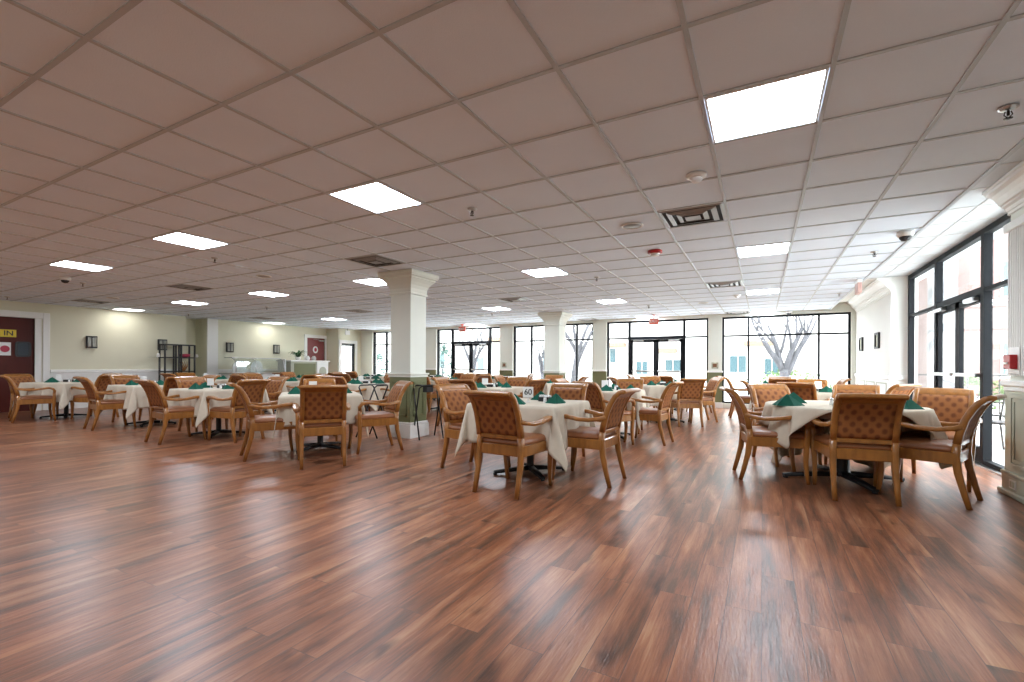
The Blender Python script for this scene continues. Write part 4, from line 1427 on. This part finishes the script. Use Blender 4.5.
# ------------------------------------------------------------------ outside
struct(MB().box(-60, 60, YB + 0.25, 70, -0.2, -0.06), 'ground_outside', 'paving')
struct(MB().box(XS + 0.06, 60, -20, YB + 0.25, -0.2, -0.04), 'ground_patio', 'paving')
def facade(name, x0, x1, y, h, label, wins, mat='stucco'):
    r = empty(name, ((x0 + x1) / 2, y, 0), 0, category='building', label=label)
    cx_ = (x0 + x1) / 2
    MB().box(x0 - cx_, x1 - cx_, 0, 8, -0.1, h).build('wall', mat, r)
    for (wx, wz, ww, wh) in wins:
        f = MB()
        a = wx - cx_
        f.box(a - ww / 2 - .06, a + ww / 2 + .06, -.06, 0, wz - wh / 2 - .06, wz - wh / 2).box(a - ww / 2 - .06, a + ww / 2 + .06, -.06, 0, wz + wh / 2, wz + wh / 2 + .06)
        f.box(a - ww / 2 - .06, a - ww / 2, -.06, 0, wz - wh / 2, wz + wh / 2).box(a + ww / 2, a + ww / 2 + .06, -.06, 0, wz - wh / 2, wz + wh / 2).box(a - .02, a + .02, -.06, 0, wz - wh / 2, wz + wh / 2)
        w_ = f.build('window', 'stucco', r)
        MB().box(a - ww / 2, a + ww / 2, -.03, -.005, wz - wh / 2, wz + wh / 2).build('pane', 'teal', w_)
    return r
wins = []
for k in range(-9, 3):
    for z in (1.5, 4.6, 7.7):
        if (k * 7 + int(z)) % 3:
            wins.append((k * 3.3 - 1.1, z, 1.2, 1.35))
wins = [(-1.27, 1.35, 0.85, .95), (.45, 1.2, .7, .9), (-4.9, 1.25, .9, .7), (-8.9, 1.9, .8, .9), (-6.8, 1.1, .7, .8), (-19.3, 1.3, 1.3, 1.0), (-13.2, 1.6, 1.1, 1.1), (-16.0, 4.6, 1.2, 1.3), (-9, 4.9, 1.2, 1.4), (-3, 4.9, 1.2, 1.4), (-23, 1.6, 1.2, 1.2), (-27, 1.6, 1.2, 1.2)]
fb = facade('pale_building', -45, 5, 30, 12, 'pale building with a few teal windows across the yard', wins)
for (x, z, ww) in ((-.2, 2.55, 1.5), (-8.6, 2.6, 1.6), (-5.3, 2.2, 1.3), (-17, 3.2, 2.0)):
    MB().box(x + 20 - ww / 2, x + 20 + ww / 2, -.7, 0, z - .15, z + .1).build('balcony', 'tan', fb)

def bare_tree(x, y, scale, seed, label, h0=2.2, lean=0.0):
    rn = random.Random(seed)
    r = empty('bare_tree', (x, y, -.06), 0, category='tree', label=label)
    trunk, limbs = MB(), MB()
    def limb(mb, p, d_, l, rad, depth):
        pts, rr = [p.copy()], [rad]
        q = p.copy()
        dd = d_.copy()
        n = 4
        for k in range(n):
            dd = (dd + Vector((rn.uniform(-.16, .16), rn.uniform(-.16, .16), rn.uniform(-.02, .12)))).normalized()
            q = q + dd * (l / n)
            pts.append(q.copy())
            rr.append(rad * (1 - .45 * (k + 1) / n))
        mb.tube(pts, rr, 7 if depth > 1 else 5)
        if depth > 0:
            for k in range(rn.choice((2, 3, 3))):
                t_ = rn.randrange(2, n + 1)
                nd_ = (dd + Vector((rn.uniform(-.9, .9), rn.uniform(-.7, .7), rn.uniform(-.05, .55)))).normalized()
                limb(limbs, pts[t_], nd_, l * rn.uniform(.55, .8), rr[t_] * .62, depth - 1)
    trunk.tube([(0, 0, 0), (lean * .3, 0, h0 * .4), (lean, 0, h0 * scale)], [.24 * scale, .19 * scale, .17 * scale], 10)
    top = Vector((lean, 0, h0 * scale * .93))
    for k, (dx, dz) in enumerate(((-.42, .95), (.10, 1), (.38, .95), (-.12, 1))):
        limb(trunk, top + Vector((0, 0, -.1 * k)), Vector((dx, rn.uniform(-.3, .3), dz)).normalized(), 2.0 * scale, .135 * scale, 3)
    trunk.build('trunk', 'bark', r)
    limbs.build('branches', 'bark', r)
    return r
bare_tree(.66, 18.5, .85, 4, 'large bare tree with forked limbs outside the window near the white wall', 1.35)
bare_tree(-7.1, 18.6, .75, 9, 'bare tree outside just right of the far column', 2.4, .2)
bare_tree(-12.9, 19.6, .7, 14, 'bare tree outside the glass doors left of the far column', 1.7)
bare_tree(-9.4, 20.5, .6, 23, 'small bare tree outside, left of the far column', 1.4)

def shrub(x, y, rx_, ry_, h, seed, mat, label, n=900):
    rn = random.Random(seed)
    r = empty('garden_shrub', (x, y, -.06), 0, category='shrub', label=label)
    m_ = MB()
    for k in range(n):
        a, b_ = rn.uniform(0, 2 * PI), rn.uniform(0, PI)
        q = rn.uniform(.6, 1)
        c_ = Vector((rx_ * q * math.cos(a) * math.sin(b_), ry_ * q * math.sin(a) * math.sin(b_), h / 2 + h / 2 * q * math.cos(b_)))
        u = Vector((rn.uniform(-1, 1), rn.uniform(-1, 1), rn.uniform(-1, 1))).normalized() * .07
        v = Vector((rn.uniform(-1, 1), rn.uniform(-1, 1), rn.uniform(-1, 1))).normalized() * .035
        m_.add([c_ - u, c_ - v, c_ + u, c_ + v], [(0, 1, 2, 3)])
    m_.build('foliage', mat, r, False)
    st = MB()
    for k in range(5):
        st.tube([(0, 0, 0), (rn.uniform(-.4, .4) * rx_, rn.uniform(-.4, .4) * ry_, h * .6)], [.03, .012], 5)
    st.build('stems', 'bark', r)
shrub(-13.2, 17.6, .6, .5, 2.3, 1, 'leaf', 'tall teal green shrub outside, seen just right of the near column')
shrub(-17.6, 17.8, .9, .5, 1.9, 2, 'leaf', 'green shrub outside, seen left of the near column')
shrub(.9, 21.0, 1.6, .6, 1.15, 3, 'leaf2', 'low pale green shrub under the large bare tree')
shrub(-17.6, 14.4, .7, .8, 1.6, 6, 'leaf', 'green shrub outside the side door')

# entrance side: brick house, hedge, canopy post, patio furniture
fb = facade('brick_building', 8.0, 26, 27.5, 9, 'pink brick building beyond the glass entrance doors', [(9.6, 1.6, 1.1, 1.5), (12.6, 1.6, 1.1, 1.5), (15.6, 1.6, 1.1, 1.5), (9.6, 5, 1.1, 1.5), (12.6, 5, 1.1, 1.5)], 'brick')
shrub(5.2, 17.6, .9, .6, 1.0, 11, 'leaf2', 'low green hedge bush beyond the entrance doors')
shrub(7.8, 17.4, 1.0, .6, 1.05, 12, 'leaf2', 'second low green hedge bush beyond the entrance')
struct(MB().box(2.75, 3.1, 11.2, 11.5, -.04, 3.4), 'wall_outside_pier', 'asphalt')
r = empty('patio_railing', (4.9, 13.5, 0), 0, category='railing', label='thin metal railing along the patio beyond the entrance')
rl = MB().tube([(-2, 0, 1.0), (4, 0, 1.0)], .02, 6).tube([(-2, 0, .15), (4, 0, .15)], .015, 6)
rl.build('rail', 'iron', r)
for k in range(13):
    MB().tube([(-2 + k * .5, 0, -.04), (-2 + k * .5, 0, 1.0)], .012, 6).build('baluster', 'iron', r)
def patio_chair():
    r = empty('patio_chair', (0, 0, -.04), 0, category='chair', group='dark metal patio chairs outside the entrance')
    f = MB()
    for s in (-1, 1):
        f.tube([(s * .24, .26, 0), (s * .25, .24, .42), (s * .27, .20, .64), (s * .27, -.20, .64)], .013, 6)
        f.tube([(s * .24, -.30, 0), (s * .23, -.22, .42), (s * .22, -.32, .92)], .013, 6)
    f.tube([(-.22, -.32, .92), (0, -.35, .97), (.22, -.32, .92)], .013, 6)
    f.build('frame', 'iron', r)
    MB().box(-.23, .23, -.22, .24, .41, .44, .01).build('seat', 'black', r)
    b_ = MB()
    for k in range(7):
        x = -.18 + k * .06
        b_.tube([(x, -.23, .45), (x, -.335, .93)], .008, 5)
    b_.build('backrest', 'iron', r)
    return r
p0 = patio_chair()
pt = tree(p0)
for k, (x, y, a, lab) in enumerate(((2.95, 7.9, 1.2, 'dark patio chair just outside the right entrance pane'), (3.0, 9.0, 2.2, 'dark patio chair outside behind the entrance doors'), (3.9, 8.6, -1.8, 'dark patio chair on the far side of the patio table'), (3.6, 10.3, .6, 'dark patio chair farther along the patio'))):
    o = p0 if k == 0 else copy_tree(pt)
    o.location = (x, y, -.04)
    o.rotation_euler = (0, 0, a)
    o['label'] = lab
r = empty('patio_table', (3.45, 8.3, -.04), 0, category='table', label='round dark patio table outside the glass entrance')
MB().lathe([(.001, .70), (.40, .70), (.41, .72), (.001, .72)], seg=28).build('tabletop', 'iron', r)
MB().lathe([(.22, 0), (.2, .02), (.03, .05), (.025, .70)], seg=16).build('pedestal', 'iron', r)
